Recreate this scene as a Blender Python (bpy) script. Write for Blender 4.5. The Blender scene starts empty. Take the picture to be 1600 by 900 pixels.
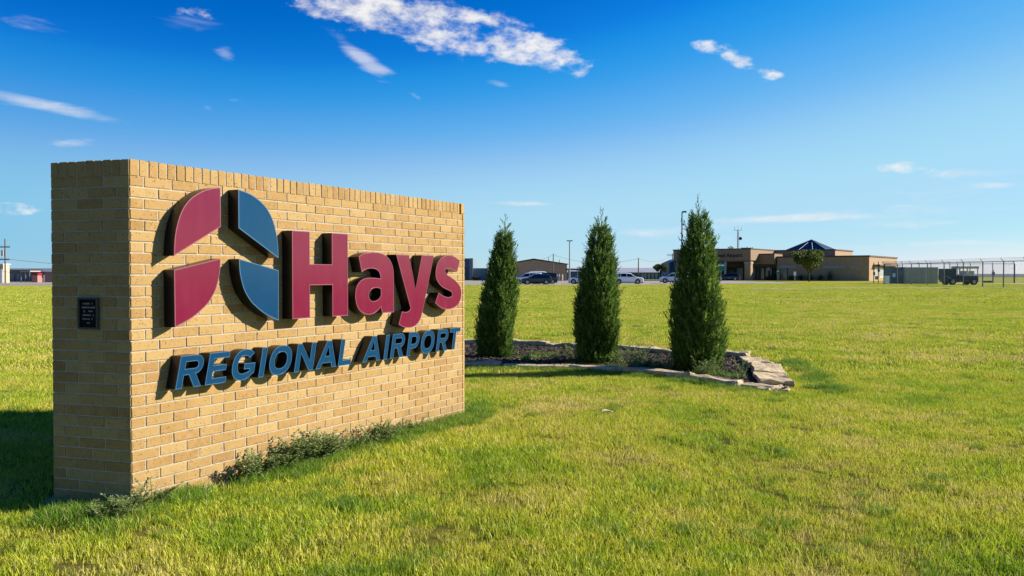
import bpy, bmesh, math, random
import numpy as np
from mathutils import Vector, Matrix, noise
from mathutils.geometry import tessellate_polygon

R = math.radians
random.seed(7)
rng = np.random.default_rng(11)
scene = bpy.context.scene
col = scene.collection

# ------------------------------------------------------------------ camera
FOC, PITCH, EYE = 1296.6, 0.0173, 1.434          # focal length in photo pixels (1600 wide), pitch, eye height
cam_d = bpy.data.cameras.new('camera')
cam_d.sensor_width = 36.0
cam_d.lens = FOC / 1600.0 * 36.0
cam_d.clip_start = 0.05
cam_d.clip_end = 20000
cam = bpy.data.objects.new('camera', cam_d)
col.objects.link(cam)
cam.location = (0, 0, EYE)
cam.rotation_euler = (R(90) - PITCH, 0, 0)
scene.camera = cam

# ------------------------------------------------------------------ sky, sun, exposure
SUN_EL, SUN_AZ = 28.0, 10.5                       # elevation; azimuth counter-clockwise from +X
SKY_STRENGTH, SUN_STRENGTH, EXPOSURE = 0.06, 5.0, 1.0
scene.view_settings.view_transform = 'Standard'
scene.view_settings.look = 'None'
scene.view_settings.exposure = EXPOSURE
scene.view_settings.gamma = 1.0
scene.view_settings.use_curve_mapping = False

def ray(u, v):
    a, b = (u - 800.0) / FOC, (450.0 - v) / FOC
    return Vector((a, math.cos(PITCH) + b * math.sin(PITCH), -math.sin(PITCH) + b * math.cos(PITCH)))

def at(u, v, Y):
    r = ray(u, v)
    k = Y / r.y
    return Vector((r.x * k, Y, EYE + r.z * k))

world = bpy.data.worlds.new('World')
scene.world = world
world.use_nodes = True
nt = world.node_tree
for n_ in list(nt.nodes):
    nt.nodes.remove(n_)

class NT:
    """tiny helper for shader math"""
    def __init__(s, tree): s.t = tree
    def new(s, kind, **kw):
        n = s.t.nodes.new(kind)
        for k, v in kw.items(): setattr(n, k, v)
        return n
    def link(s, a, b): s.t.links.new(a, b)
    def put(s, sock, v):
        if hasattr(v, 'is_output'): s.t.links.new(v, sock)
        else: sock.default_value = v
    def m(s, op, a, b=None, c=None, clamp=False):
        n = s.new('ShaderNodeMath', operation=op)
        n.use_clamp = clamp
        s.put(n.inputs[0], a)
        if b is not None: s.put(n.inputs[1], b)
        if c is not None: s.put(n.inputs[2], c)
        return n.outputs[0]
    def smooth(s, x, lo, hi, a=0.0, b=1.0):
        n = s.new('ShaderNodeMapRange', interpolation_type='SMOOTHSTEP')
        s.put(n.inputs[0], x)
        n.inputs[1].default_value = lo; n.inputs[2].default_value = hi
        n.inputs[3].default_value = a; n.inputs[4].default_value = b
        return n.outputs[0]
    def comb(s, x, y, z=0.0):
        n = s.new('ShaderNodeCombineXYZ')
        s.put(n.inputs[0], x); s.put(n.inputs[1], y); s.put(n.inputs[2], z)
        return n.outputs[0]
    def noise(s, vec, scale, detail=4, rough=.55, dist=0.0):
        n = s.new('ShaderNodeTexNoise')
        if vec is not None: s.t.links.new(vec, n.inputs['Vector'])
        n.inputs['Scale'].default_value = scale; n.inputs['Detail'].default_value = detail
        n.inputs['Roughness'].default_value = rough; n.inputs['Distortion'].default_value = dist
        return n.outputs[0]
    def mix(s, fac, a, b, blend='MIX'):
        n = s.new('ShaderNodeMix', data_type='RGBA', blend_type=blend)
        s.put(n.inputs[0], fac); s.put(n.inputs[6], a); s.put(n.inputs[7], b)
        return n.outputs[2]
    def ramp(s, fac, stops):
        n = s.new('ShaderNodeValToRGB')
        el = n.color_ramp.elements
        while len(el) < len(stops): el.new(0.5)
        for e, (p, c) in zip(el, stops):
            e.position = p; e.color = (*c, 1)
        s.t.links.new(fac, n.inputs[0])
        return n.outputs[0]

W = NT(nt)
sky = W.new('ShaderNodeTexSky', sky_type='NISHITA')
sky.sun_disc = False
sky.sun_elevation = R(SUN_EL)
sky.sun_rotation = R(90 - SUN_AZ)
sky.altitude = 600
sky.air_density = 1.0
sky.dust_density = 0.0
sky.ozone_density = 6.0
# camera-like contrast of the sky colour: deeper blue overhead, clean pale horizon
div = W.new('ShaderNodeVectorMath', operation='SCALE'); W.link(sky.outputs[0], div.inputs[0]); div.inputs['Scale'].default_value = 1 / 8
cur = W.new('ShaderNodeRGBCurve')
for ci, pts_ in enumerate(([(.13, .003), (.145, .012), (.181, .095), (.29, .37), (.60, .50), (.79, .76)], [(.20, .10), (.2775, .20), (.30, .275), (.36, .40), (.3925, .46), (.556, .70), (.725, .74), (.926, .86)], [(.50, .60), (.54, .69), (.587, .78), (.646, .84), (.77, .90), (.93, .93)])):
    c_ = cur.mapping.curves[ci]
    c_.points[0].location = (0, 0); c_.points[1].location = (1, .96)
    for p_ in pts_: c_.points.new(*p_)
cur.mapping.update()
W.link(div.outputs[0], cur.inputs['Color'])
skyc = W.new('ShaderNodeVectorMath', operation='SCALE'); W.link(cur.outputs[0], skyc.inputs[0]); skyc.inputs['Scale'].default_value = 1 / (SKY_STRENGTH * 2 ** EXPOSURE)
tc = W.new('ShaderNodeTexCoord')
# the sky is deepest on the side away from the sun
sdv = (math.cos(R(SUN_EL)) * math.cos(R(SUN_AZ)), math.cos(R(SUN_EL)) * math.sin(R(SUN_AZ)), math.sin(R(SUN_EL)))
dt = W.new('ShaderNodeVectorMath', operation='DOT_PRODUCT'); W.link(tc.outputs['Generated'], dt.inputs[0]); dt.inputs[1].default_value = sdv
sk2 = W.new('ShaderNodeVectorMath', operation='MULTIPLY'); W.link(skyc.outputs[0], sk2.inputs[0])
W.link(W.comb(W.smooth(dt.outputs['Value'], -.5, .25, .5, 1), W.smooth(dt.outputs['Value'], -.5, .25, .74, 1), W.smooth(dt.outputs['Value'], -.5, .25, .88, 1)), sk2.inputs[1])
sep = W.new('ShaderNodeSeparateXYZ')
W.link(tc.outputs['Generated'], sep.inputs[0])
az = W.m('ARCTAN2', sep.outputs[0], sep.outputs[1])
el = W.m('ARCSINE', sep.outputs[2])
def blob(u, v, a, b, rot=0.0, w=1.0, ang=False):
    """soft ellipse in the sky: centre, half sizes (photo pixels), tilt in degrees (down to the right is +)"""
    if ang: ca, ce = R(u), R(v)
    else:
        r = ray(u, v).normalized(); ca, ce = math.atan2(r.x, r.y), math.asin(r.z)
    a /= FOC; b /= FOC
    du = W.m('SUBTRACT', az, ca); dv = W.m('SUBTRACT', el, ce)
    c, s_ = math.cos(R(rot)), math.sin(R(rot))
    p = W.m('MULTIPLY_ADD', dv, -s_ / a, W.m('MULTIPLY', du, c / a))
    q = W.m('MULTIPLY_ADD', dv, c / b, W.m('MULTIPLY', du, s_ / b))
    d2 = W.m('MULTIPLY_ADD', p, p, W.m('MULTIPLY', q, q))
    return W.m('MULTIPLY', W.m('POWER', 2.71828, W.m('MULTIPLY', d2, -1.0)), w)
def total(bl):
    t = bl[0]
    for b in bl[1:]: t = W.m('ADD', t, b)
    return t
PUFF = [blob(560, 14, 120, 32, 5), blob(665, 36, 135, 42, 9), blob(770, 62, 110, 38, 14, .95), blob(858, 84, 55, 30, 10, .95),
        blob(520, 4, 70, 22, 0, .9), blob(917, 106, 26, 17, -8, .9), blob(1095, 71, 34, 13, 4, 1.05), blob(1142, 86, 38, 16, 14, .78), blob(1212, 120, 18, 10, 0, 1.1),
        blob(1175, 106, 40, 12, 20, .66), blob(300, 22, 46, 13, 10, .8), blob(1420, 262, 64, 13, 4, 1.0), blob(38, 330, 60, 12, 0, 1.0), blob(15, 322, 26, 9, 0, .95),
        blob(75, 24, 300, 70, 12, .95, True), blob(118, 18, 260, 60, -8, .9, True), blob(-62, 26, 280, 60, 8, .9, True), blob(-105, 15, 240, 55, 4, .9, True),
        blob(160, 27, 300, 70, -10, .9, True), blob(-150, 21, 260, 60, 6, .9, True)]
WISP = [blob(560, 88, 52, 13, 38, .9), blob(598, 106, 36, 9, 24, .6), blob(352, 86, 17, 13, 30, .62), blob(85, 168, 110, 9, 9, .68), blob(30, 158, 80, 8, 5, .4),
        blob(117, 221, 34, 7, -6, .7), blob(778, 131, 26, 7, 12, .65), blob(810, 318, 66, 4.5, 1, .75), blob(1240, 341, 100, 6, 0, .8), blob(1418, 352, 70, 6, 0, .75),
        blob(1050, 357, 120, 9, 0, .5), blob(1500, 270, 90, 9, 2, .6), blob(1555, 289, 34, 5, 2, .75), blob(325, 168, 12, 6, 30, .4), blob(365, 156, 16, 4, 0, .45),
        blob(650, 150, 18, 6, 30, .4), blob(300, 30, 60, 16, 8, .5), blob(60, 40, 90, 16, 5, .35), blob(1530, 380, 100, 8, 0, .5), blob(700, 392, 200, 10, 0, .3), blob(1380, 330, 190, 14, 0, .42), blob(1180, 372, 160, 8, 0, .42), blob(1340, 384, 120, 7, 0, .45), blob(1480, 300, 120, 20, 3, .3), blob(980, 366, 90, 6, 0, .4),
        blob(95, 9, 200, 12, 0, .6, True), blob(-80, 8, 220, 12, 2, .6, True), blob(140, 40, 220, 26, 15, .6, True), blob(-130, 38, 220, 30, -12, .6, True)]
vec = W.comb(W.m('MULTIPLY', az, 1.0), W.m('MULTIPLY', el, 1.7))
n1 = W.noise(W.comb(W.m('MULTIPLY_ADD', el, -.55, az), W.m('MULTIPLY_ADD', az, .42, W.m('MULTIPLY', el, 2.3))), 13, 9, .60, .12)
n2 = W.noise(W.comb(W.m('MULTIPLY_ADD', el, -.9, az), W.m('MULTIPLY_ADD', az, .35, W.m('MULTIPLY', el, 5.0)), 3.1), 14, 7, .6, .6)
n1 = W.m('MULTIPLY_ADD', W.noise(vec, 48, 7, .62, .1), .42, W.m('MULTIPLY', n1, .58))
n1 = W.m('MULTIPLY_ADD', W.m('SUBTRACT', n1, .5), 1.7, .5)
puff_m = total(PUFF)
puff = W.smooth(W.m('ADD', n1, W.m('MULTIPLY', W.m('SUBTRACT', W.m('MINIMUM', puff_m, 1.15), 1.0), .46)), .37, .78)
puff = W.m('MULTIPLY', puff, W.smooth(puff_m, .06, .3))
wisp_m = total(WISP)
wisp = W.m('MULTIPLY', W.smooth(W.m('MULTIPLY_ADD', W.m('SUBTRACT', n2, .5), 1.5, wisp_m), .3, 1.15), W.smooth(wisp_m, .03, .35))
cover = W.m('MINIMUM', W.m('ADD', W.m('MULTIPLY', puff, .95), W.m('MULTIPLY', wisp, .52)), .95)
n3 = W.noise(vec, 60, 5, .6)
cloud_val = W.m('MULTIPLY_ADD', n3, 3.4, 5.9)
cc = W.new('ShaderNodeMix', data_type='RGBA', blend_type='MULTIPLY')
cc.inputs[0].default_value = 1.0
cc.inputs[6].default_value = (1.0, 0.985, 0.975, 1)
W.link(cloud_val, cc.inputs[7])
skycol = W.mix(cover, sk2.outputs[0], cc.outputs[2])
bg = W.new('ShaderNodeBackground')
bg.inputs['Strength'].default_value = SKY_STRENGTH
W.link(skycol, bg.inputs['Color'])
wo = W.new('ShaderNodeOutputWorld')
W.link(bg.outputs[0], wo.inputs['Surface'])

sun_d = bpy.data.lights.new('sun', 'SUN')
sun_d.energy = SUN_STRENGTH
sun_d.angle = R(0.53)
sun_d.color = (1.0, 0.93, 0.82)
sun = bpy.data.objects.new('sun', sun_d)
col.objects.link(sun)
sd = Vector((math.cos(R(SUN_EL)) * math.cos(R(SUN_AZ)), math.cos(R(SUN_EL)) * math.sin(R(SUN_AZ)), math.sin(R(SUN_EL))))
sun.rotation_euler = sd.to_track_quat('Z', 'Y').to_euler()
sun.location = (20, 4, 12)

# ------------------------------------------------------------------ materials
MATS = {}
ALB = .71
def mat(name, color, rough=.8, metal=0.0, spec=.3, coat=0.0, var=0.0, vscale=3.0, bump=0.0, bscale=40.0, trans=0.0):
    if name in MATS: return MATS[name]
    color = tuple(c * ALB for c in color)
    m = bpy.data.materials.new(name); m.use_nodes = True
    t = NT(m.node_tree)
    p = m.node_tree.nodes['Principled BSDF']
    p.inputs['Roughness'].default_value = rough
    p.inputs['Metallic'].default_value = metal
    p.inputs['Specular IOR Level'].default_value = spec
    p.inputs['Coat Weight'].default_value = coat
    p.inputs['Transmission Weight'].default_value = trans
    if var > 0:
        g = t.new('ShaderNodeNewGeometry')
        n = t.noise(g.outputs['Position'], vscale, 5, .6)
        dark = tuple(c * (1 - var) for c in color); light = tuple(min(1, c * (1 + var)) for c in color)
        t.link(t.ramp(n, [(.3, dark), (.7, light)]), p.inputs['Base Color'])
    else:
        p.inputs['Base Color'].default_value = (*color, 1)
    if bump > 0:
        g = t.new('ShaderNodeNewGeometry')
        b = t.new('ShaderNodeBump'); b.inputs['Strength'].default_value = bump; b.inputs['Distance'].default_value = .01
        t.link(t.noise(g.outputs['Position'], bscale, 4, .6), b.inputs['Height'])
        t.link(b.outputs[0], p.inputs['Normal'])
    MATS[name] = m
    return m

def brick_material():
    m = bpy.data.materials.new('buff_brick'); m.use_nodes = True
    t = NT(m.node_tree); p = m.node_tree.nodes['Principled BSDF']
    g = t.new('ShaderNodeNewGeometry'); oi = t.new('ShaderNodeObjectInfo')
    rnd = t.m('FRACT', t.m('ADD', g.outputs['Random Per Island'], oi.outputs['Random']))
    base = t.ramp(rnd, [(0, (.30, .172, .058)), (.16, (.345, .208, .072)), (.5, (.37, .235, .086)), (.8, (.41, .275, .112)), (1, (.33, .188, .062))])
    pos = g.outputs['Position']
    off = t.new('ShaderNodeVectorMath', operation='ADD')
    t.link(pos, off.inputs[0]); t.link(t.comb(t.m('MULTIPLY', rnd, 37.0), t.m('MULTIPLY', rnd, 11.0)), off.inputs[1])
    cl = t.noise(off.outputs[0], 22, 5, .65)
    base = t.mix(t.smooth(cl, .38, .72, 0, .5), base, (.41, .265, .108, 1))
    base = t.mix(t.smooth(t.noise(off.outputs[0], 9, 4, .6), .55, .8, 0, .45), base, (.27, .14, .042, 1))
    v = t.new('ShaderNodeTexVoronoi'); t.link(off.outputs[0], v.inputs['Vector']); v.inputs['Scale'].default_value = 80
    sp = t.m('MULTIPLY', t.smooth(v.outputs['Distance'], .18, .36, 1, 0), t.smooth(t.noise(off.outputs[0], 40, 3, .6), .49, .57))
    base = t.mix(t.m('MULTIPLY', sp, .95), base, (.075, .035, .012, 1))
    zs = t.new('ShaderNodeSeparateXYZ'); t.link(pos, zs.inputs[0])
    wet = t.noise(pos, 2.2, 5, .65, .3)
    base = t.mix(t.smooth(wet, .5, .72, 0, .22), base, (.20, .115, .04, 1))
    pale = t.noise(t.comb(t.m('MULTIPLY', zs.outputs[0], 5.0), t.m('MULTIPLY', zs.outputs[1], 5.0), t.m('MULTIPLY', zs.outputs[2], 1.1)), 1.0, 5, .6)
    base = t.mix(t.smooth(pale, .58, .8, 0, .3), base, (.47, .36, .21, 1))
    splash = t.m('MULTIPLY', t.smooth(zs.outputs[2], .03, .32, 1, 0), t.smooth(t.noise(pos, 7, 5, .7), .42, .62))
    base = t.mix(t.m('MULTIPLY', splash, .35), base, (.16, .11, .055, 1))
    t.link(base, p.inputs['Base Color'])
    p.inputs['Roughness'].default_value = .88; p.inputs['Specular IOR Level'].default_value = .2
    b = t.new('ShaderNodeBump'); b.inputs['Strength'].default_value = .5; b.inputs['Distance'].default_value = .004
    t.link(t.noise(off.outputs[0], 120, 5, .7), b.inputs['Height']); t.link(b.outputs[0], p.inputs['Normal'])
    return m

def grass_tint(t):
    """colour of the lawn by place: lush, yellowed and straw patches"""
    g = t.new('ShaderNodeNewGeometry')
    pos = g.outputs['Position']
    a = t.noise(pos, .9, 5, .6, .4); b = t.noise(pos, 6.0, 4, .65); c = t.noise(pos, .16, 3, .5)
    mixv = t.m('ADD', t.m('MULTIPLY', a, .55), t.m('ADD', t.m('MULTIPLY', b, .3), t.m('MULTIPLY', c, .25)))
    mixv = t.m('MULTIPLY_ADD', t.m('SUBTRACT', mixv, .53), 1.75, .52)
    return mixv, g

def grass_material(name, dry=.0, lush=False):
    m = bpy.data.materials.new(name); m.use_nodes = True
    t = NT(m.node_tree)
    for n in list(m.node_tree.nodes): m.node_tree.nodes.remove(n)
    mv, g = grass_tint(t)
    if lush:
        colr = t.ramp(mv, [(.3, (.11, .24, .018)), (.6, (.19, .33, .024)), (.8, (.30, .38, .035))])
    else:
        colr = t.ramp(mv, [(.28, (.19, .33, .013)), (.42, (.38, .50, .024)), (.58, (.59, .59, .048)), (.78, (.74, .60, .20))])
    rnd = g.outputs['Random Per Island']
    colr = t.mix(t.smooth(rnd, .87, .95, 0, .75), colr, (.60, .50, .24, 1))
    colr = t.mix(t.smooth(rnd, .0, .42, .85, 0), colr, (.07, .14, .010, 1))
    d = t.new('ShaderNodeBsdfDiffuse'); t.link(colr, d.inputs['Color'])
    tr = t.new('ShaderNodeBsdfTranslucent'); t.link(colr, tr.inputs['Color'])
    gl = t.new('ShaderNodeBsdfGlossy'); gl.inputs['Roughness'].default_value = .42; gl.inputs['Color'].default_value = (.9, .9, .8, 1)
    mx = t.new('ShaderNodeMixShader'); mx.inputs[0].default_value = .34
    t.link(d.outputs[0], mx.inputs[1]); t.link(tr.outputs[0], mx.inputs[2])
    m2 = t.new('ShaderNodeMixShader'); m2.inputs[0].default_value = .018
    t.link(mx.outputs[0], m2.inputs[1]); t.link(gl.outputs[0], m2.inputs[2])
    o = t.new('ShaderNodeOutputMaterial'); t.link(m2.outputs[0], o.inputs['Surface'])
    return m

def ground_material():
    m = bpy.data.materials.new('lawn_soil'); m.use_nodes = True
    t = NT(m.node_tree); p = m.node_tree.nodes['Principled BSDF']
    mv, g = grass_tint(t)
    near = t.ramp(mv, [(.30, (.05, .075, .008)), (.5, (.085, .10, .010)), (.62, (.13, .12, .018)), (.8, (.21, .17, .06))])
    p.inputs['Roughness'].default_value = .95; p.inputs['Specular IOR Level'].default_value = .05
    sp = t.new('ShaderNodeSeparateXYZ'); t.link(g.outputs['Position'], sp.inputs[0])
    # mown swathes and drier bands of the far field
    st = t.noise(t.comb(t.m('MULTIPLY', sp.outputs[0], .03), t.m('MULTIPLY', sp.outputs[1], .16)), 1.0, 4, .6)
    far = t.ramp(st, [(.3, (.22, .245, .02)), (.5, (.32, .32, .03)), (.7, (.40, .35, .07))])
    fac = t.smooth(sp.outputs[1], 70, 125)
    c = t.mix(fac, near, far)
    fn = t.noise(g.outputs['Position'], 60, 3, .7)
    c = t.mix(t.smooth(fn, .35, .65, .45, 0), c, (.06, .05, .02, 1))
    t.link(c, p.inputs['Base Color'])
    b = t.new('ShaderNodeBump'); b.inputs['Strength'].default_value = .6; b.inputs['Distance'].default_value = .03
    t.link(t.noise(g.outputs['Position'], 30, 5, .7), b.inputs['Height']); t.link(b.outputs[0], p.inputs['Normal'])
    return m

def leaf_material(name, c1, c2, trans=.3, scale=3.0, tone=False):
    m = bpy.data.materials.new(name); m.use_nodes = True
    t = NT(m.node_tree)
    for n in list(m.node_tree.nodes): m.node_tree.nodes.remove(n)
    g = t.new('ShaderNodeNewGeometry')
    nz = t.noise(g.outputs['Position'], scale, 4, .6)
    v = t.m('MULTIPLY_ADD', g.outputs['Random Per Island'], .6, t.m('MULTIPLY_ADD', nz, .8, -.2), clamp=True)
    if tone:                                             # every spray has its own shade of green
        at_ = t.new('ShaderNodeAttribute', attribute_name='tone')
        v = t.m('ADD', t.m('MULTIPLY', at_.outputs['Fac'], .85), t.m('MULTIPLY', g.outputs['Random Per Island'], .15), clamp=True)
    colr = t.mix(v, (*c1, 1), (*c2, 1))
    d = t.new('ShaderNodeBsdfPrincipled'); t.link(colr, d.inputs['Base Color']); d.inputs['Roughness'].default_value = .6
    d.inputs['Specular IOR Level'].default_value = .25
    tr = t.new('ShaderNodeBsdfTranslucent'); t.link(colr, tr.inputs['Color'])
    mx = t.new('ShaderNodeMixShader'); mx.inputs[0].default_value = trans
    t.link(d.outputs[0], mx.inputs[1]); t.link(tr.outputs[0], mx.inputs[2])
    o = t.new('ShaderNodeOutputMaterial'); t.link(mx.outputs[0], o.inputs['Surface'])
    return m

def link_material():
    """chain link: thin grey wire diamonds with air between"""
    m = bpy.data.materials.new('chain_link'); m.use_nodes = True
    t = NT(m.node_tree); p = m.node_tree.nodes['Principled BSDF']
    p.inputs['Base Color'].default_value = (.38, .39, .40, 1); p.inputs['Metallic'].default_value = .6; p.inputs['Roughness'].default_value = .5
    tcn = t.new('ShaderNodeTexCoord'); s = t.new('ShaderNodeSeparateXYZ'); t.link(tcn.outputs['Object'], s.inputs[0])
    def stripe(sgn):
        q = t.m('MULTIPLY', t.m('MULTIPLY_ADD', s.outputs[2], sgn, s.outputs[0]), 14.0)
        return t.m('LESS_THAN', t.m('ABSOLUTE', t.m('SUBTRACT', t.m('FRACT', q), .5)), .032)
    t.link(t.m('MAXIMUM', stripe(1.0), stripe(-1.0)), p.inputs['Alpha'])
    return m

BRICK = brick_material()
GRASS = grass_material('grass_blade')
LUSH = grass_material('lush_grass_blade', lush=True)
SOIL = ground_material()
MORTAR = mat('mortar', (.56, .50, .385), .95, var=.18, vscale=30, bump=.5, bscale=160)
CONC = mat('concrete', (.46, .43, .37), .9, var=.2, vscale=6, bump=.5, bscale=60)
BLACK = mat('black_return', (.012, .010, .010), .32, spec=.35)
def acrylic(name, c):
    m = mat(name, c, .22, spec=.4, coat=.06)
    t = NT(m.node_tree); p = m.node_tree.nodes['Principled BSDF']
    p.inputs['Coat Roughness'].default_value = .06
    g = t.new('ShaderNodeNewGeometry')
    zp = t.new('ShaderNodeSeparateXYZ'); t.link(g.outputs['Position'], zp.inputs[0])
    n = t.noise(t.comb(t.m('MULTIPLY', zp.outputs[0], 14.0), t.m('MULTIPLY', zp.outputs[1], 14.0), t.m('MULTIPLY', zp.outputs[2], 1.6)), 1.0, 5, .65)
    t.link(t.mix(t.smooth(n, .4, .75, 0, .5), (*c, 1), (*(k * 1.12 + .006 for k in c), 1)), p.inputs['Base Color'])
    t.link(t.smooth(t.noise(g.outputs['Position'], 9, 4, .6), .35, .7, .13, .2), p.inputs['Roughness'])
    return m
RED = acrylic('maroon_acrylic', (.150, .006, .030))
BLUE = acrylic('blue_acrylic', (.001, .039, .103))
RED_TRIM = mat('maroon_trim', (.33, .08, .12), .35, spec=.5)
BLUE_TRIM = mat('blue_trim', (.05, .17, .30), .35, spec=.5)
BRONZE = mat('dark_bronze', (.02, .018, .015), .45, metal=.3)
GALV = mat('galvanised_steel', (.42, .43, .44), .5, metal=.7)
DARKSTEEL = mat('dark_steel', (.045, .045, .05), .5, metal=.3)
WHITE = mat('white_paint', (1.08, 1.08, 1.05), .5)
GLASS = mat('dark_glass', (.012, .018, .022), .08, spec=.6)
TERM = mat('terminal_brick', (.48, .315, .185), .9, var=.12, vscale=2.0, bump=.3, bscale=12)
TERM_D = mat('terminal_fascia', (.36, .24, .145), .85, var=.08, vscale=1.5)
CAP = mat('metal_coping', (.12, .085, .06), .6)
ASPH = mat('parking_surface', (.40, .345, .29), .95, var=.16, vscale=.25)
TYRE = mat('tyre_rubber', (.018, .018, .018), .85)
RIM = mat('alloy_rim', (.48, .48, .49), .35, metal=.7)

# ------------------------------------------------------------------ mesh helpers
class MB:
    def __init__(s): s.v, s.f, s.mi = [], [], []
    def add(s, vs, fs, mi=0):
        o = len(s.v); s.v.extend([tuple(v) for v in vs]); s.f.extend([tuple(o + i for i in f) for f in fs]); s.mi.extend([mi] * len(fs))
        return s
    def box(s, x0, x1, y0, y1, z0, z1, mi=0, M=None):
        vs = [Vector(p) for p in ((x0, y0, z0), (x1, y0, z0), (x1, y1, z0), (x0, y1, z0), (x0, y0, z1), (x1, y0, z1), (x1, y1, z1), (x0, y1, z1))]
        if M: vs = [M @ v for v in vs]
        return s.add(vs, [(0, 3, 2, 1), (4, 5, 6, 7), (0, 1, 5, 4), (1, 2, 6, 5), (2, 3, 7, 6), (3, 0, 4, 7)], mi)
    def prism(s, pts, z0, z1, mi=0):
        n = len(pts)
        vs = [(p[0], p[1], z0) for p in pts] + [(p[0], p[1], z1) for p in pts]
        return s.add(vs, [tuple(range(n - 1, -1, -1)), tuple(range(n, 2 * n))] + [(i, (i + 1) % n, n + (i + 1) % n, n + i) for i in range(n)], mi)
    def tube(s, pts, radii, n=8, mi=0, caps=True):
        pts = [Vector(p) for p in pts]
        if not hasattr(radii, '__len__'): radii = [radii] * len(pts)
        rings = []
        for i, p in enumerate(pts):
            d = (pts[min(i + 1, len(pts) - 1)] - pts[max(i - 1, 0)]).normalized()
            ref = Vector((0, 0, 1)) if abs(d.z) < .9 else Vector((1, 0, 0))
            a = d.cross(ref).normalized(); b = d.cross(a)
            rings.append([p + (a * math.cos(6.28318 * k / n) + b * math.sin(6.28318 * k / n)) * radii[i] for k in range(n)])
        vs = [v for r in rings for v in r]; fs = []
        for i in range(len(rings) - 1):
            for k in range(n):
                a0 = i * n + k; a1 = i * n + (k + 1) % n
                fs.append((a0, a1, a1 + n, a0 + n))
        if caps:
            fs.append(tuple(range(n - 1, -1, -1))); fs.append(tuple(range((len(rings) - 1) * n, len(rings) * n)))
        return s.add(vs, fs, mi)
    def mesh(s, name, mats, smooth=False):
        me = bpy.data.meshes.new(name)
        me.from_pydata(s.v, [], s.f)
        for m in (mats if isinstance(mats, (list, tuple)) else [mats]): me.materials.append(m)
        if len(me.materials) > 1: me.polygons.foreach_set('material_index', s.mi)
        if smooth: me.polygons.foreach_set('use_smooth', [True] * len(me.polygons))
        me.update()
        return me
    def build(s, name, mats, parent=None, smooth=False, bevel=0.0):
        o = bpy.data.objects.new(name, s.mesh(name, mats, smooth)); col.objects.link(o)
        if parent is not None: o.parent = parent
        if bevel > 0:
            md = o.modifiers.new('bevel', 'BEVEL'); md.width = bevel; md.segments = 2; md.limit_method = 'ANGLE'
        return o

def tag(o, label=None, cat=None, group=None, kind=None):
    if label: o['label'] = label
    if cat: o['category'] = cat
    if group: o['group'] = group
    if kind: o['kind'] = kind
    return o
def empty(name, loc=(0, 0, 0), rz=0.0):
    o = bpy.data.objects.new(name, None); col.objects.link(o)
    o.location = loc; o.rotation_euler = (0, 0, rz); o.empty_display_size = .2
    return o
def copy_tree(o, parent=None):
    c = o.copy(); col.objects.link(c); c.parent = parent
    for ch in o.children: copy_tree(ch, c)
    return c
def sstep(x, a, b):
    t = min(1, max(0, (x - a) / (b - a))); return t * t * (3 - 2 * t)

# ------------------------------------------------------------------ ground
GY = [(-60, 0), (20, 0), (60, -.10), (130, -.29), (180, -.22), (330, -.2), (420, -1.2), (700, -8), (9000, -12)]
def gh(x, y):
    z = 0
    for (y0, z0), (y1, z1) in zip(GY, GY[1:]):
        if y0 <= y <= y1: z = z0 + (z1 - z0) * (y - y0) / (y1 - y0); break
    k = .88 * sstep(x, 12, 40) if y < 330 else .88 * sstep(x, 12, 40) * (1 - sstep(y, 330, 420))
    z *= 1 - k
    if y < 60: z += .012 * noise.noise((x * .35, y * .35, 0)) * sstep(abs(y - 10), 0, 1) - .006
    return z
def sheet(xs, ys, dz=0.0, clip=None):
    m = MB(); nx = len(xs)
    vs = [(x, y, gh(x, y) + dz) for y in ys for x in xs]
    fs = []
    for j in range(len(ys) - 1):
        for i in range(nx - 1):
            if clip and not clip((xs[i] + xs[i + 1]) / 2, (ys[j] + ys[j + 1]) / 2): continue
            fs.append((j * nx + i, j * nx + i + 1, (j + 1) * nx + i + 1, (j + 1) * nx + i))
    m.add(vs, fs)
    return m
XS = sorted(set([-6000, -2500, -1000, -400, -200, -120, -80, -60, -45, -30] + [i * 1.5 for i in range(-18, 27)] + [42, 46, 50, 54, 60, 70, 85, 100, 130, 200, 400, 1000, 2500, 6000]))
YS = sorted(set([-60, -20, -8] + [i * 1.5 for i in range(-4, 42)] + [65, 75, 85, 95, 105, 112, 118, 124, 130, 140, 150, 160, 170, 180, 195, 215, 260, 330, 345, 370, 395, 420, 500, 700, 1500, 4000, 9000]))
ground = sheet(XS, YS).build('ground', SOIL, smooth=True)
tag(ground, 'mown yellow green lawn running back to the airport', kind='structure')
lot = sheet([x for x in XS if -200 <= x <= 46], [124, 130, 140, 150, 160, 170, 180, 195], .03, lambda x, y: not (x > 42 and y < 130)).build('parking_lot', ASPH)
tag(lot, kind='structure')
road = sheet([x for x in XS if -400 <= x <= -12], [112, 118], .03).build('road', mat('pale_road', (.50, .45, .36), .95, var=.1, vscale=.5))
tag(road, kind='structure')

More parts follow.
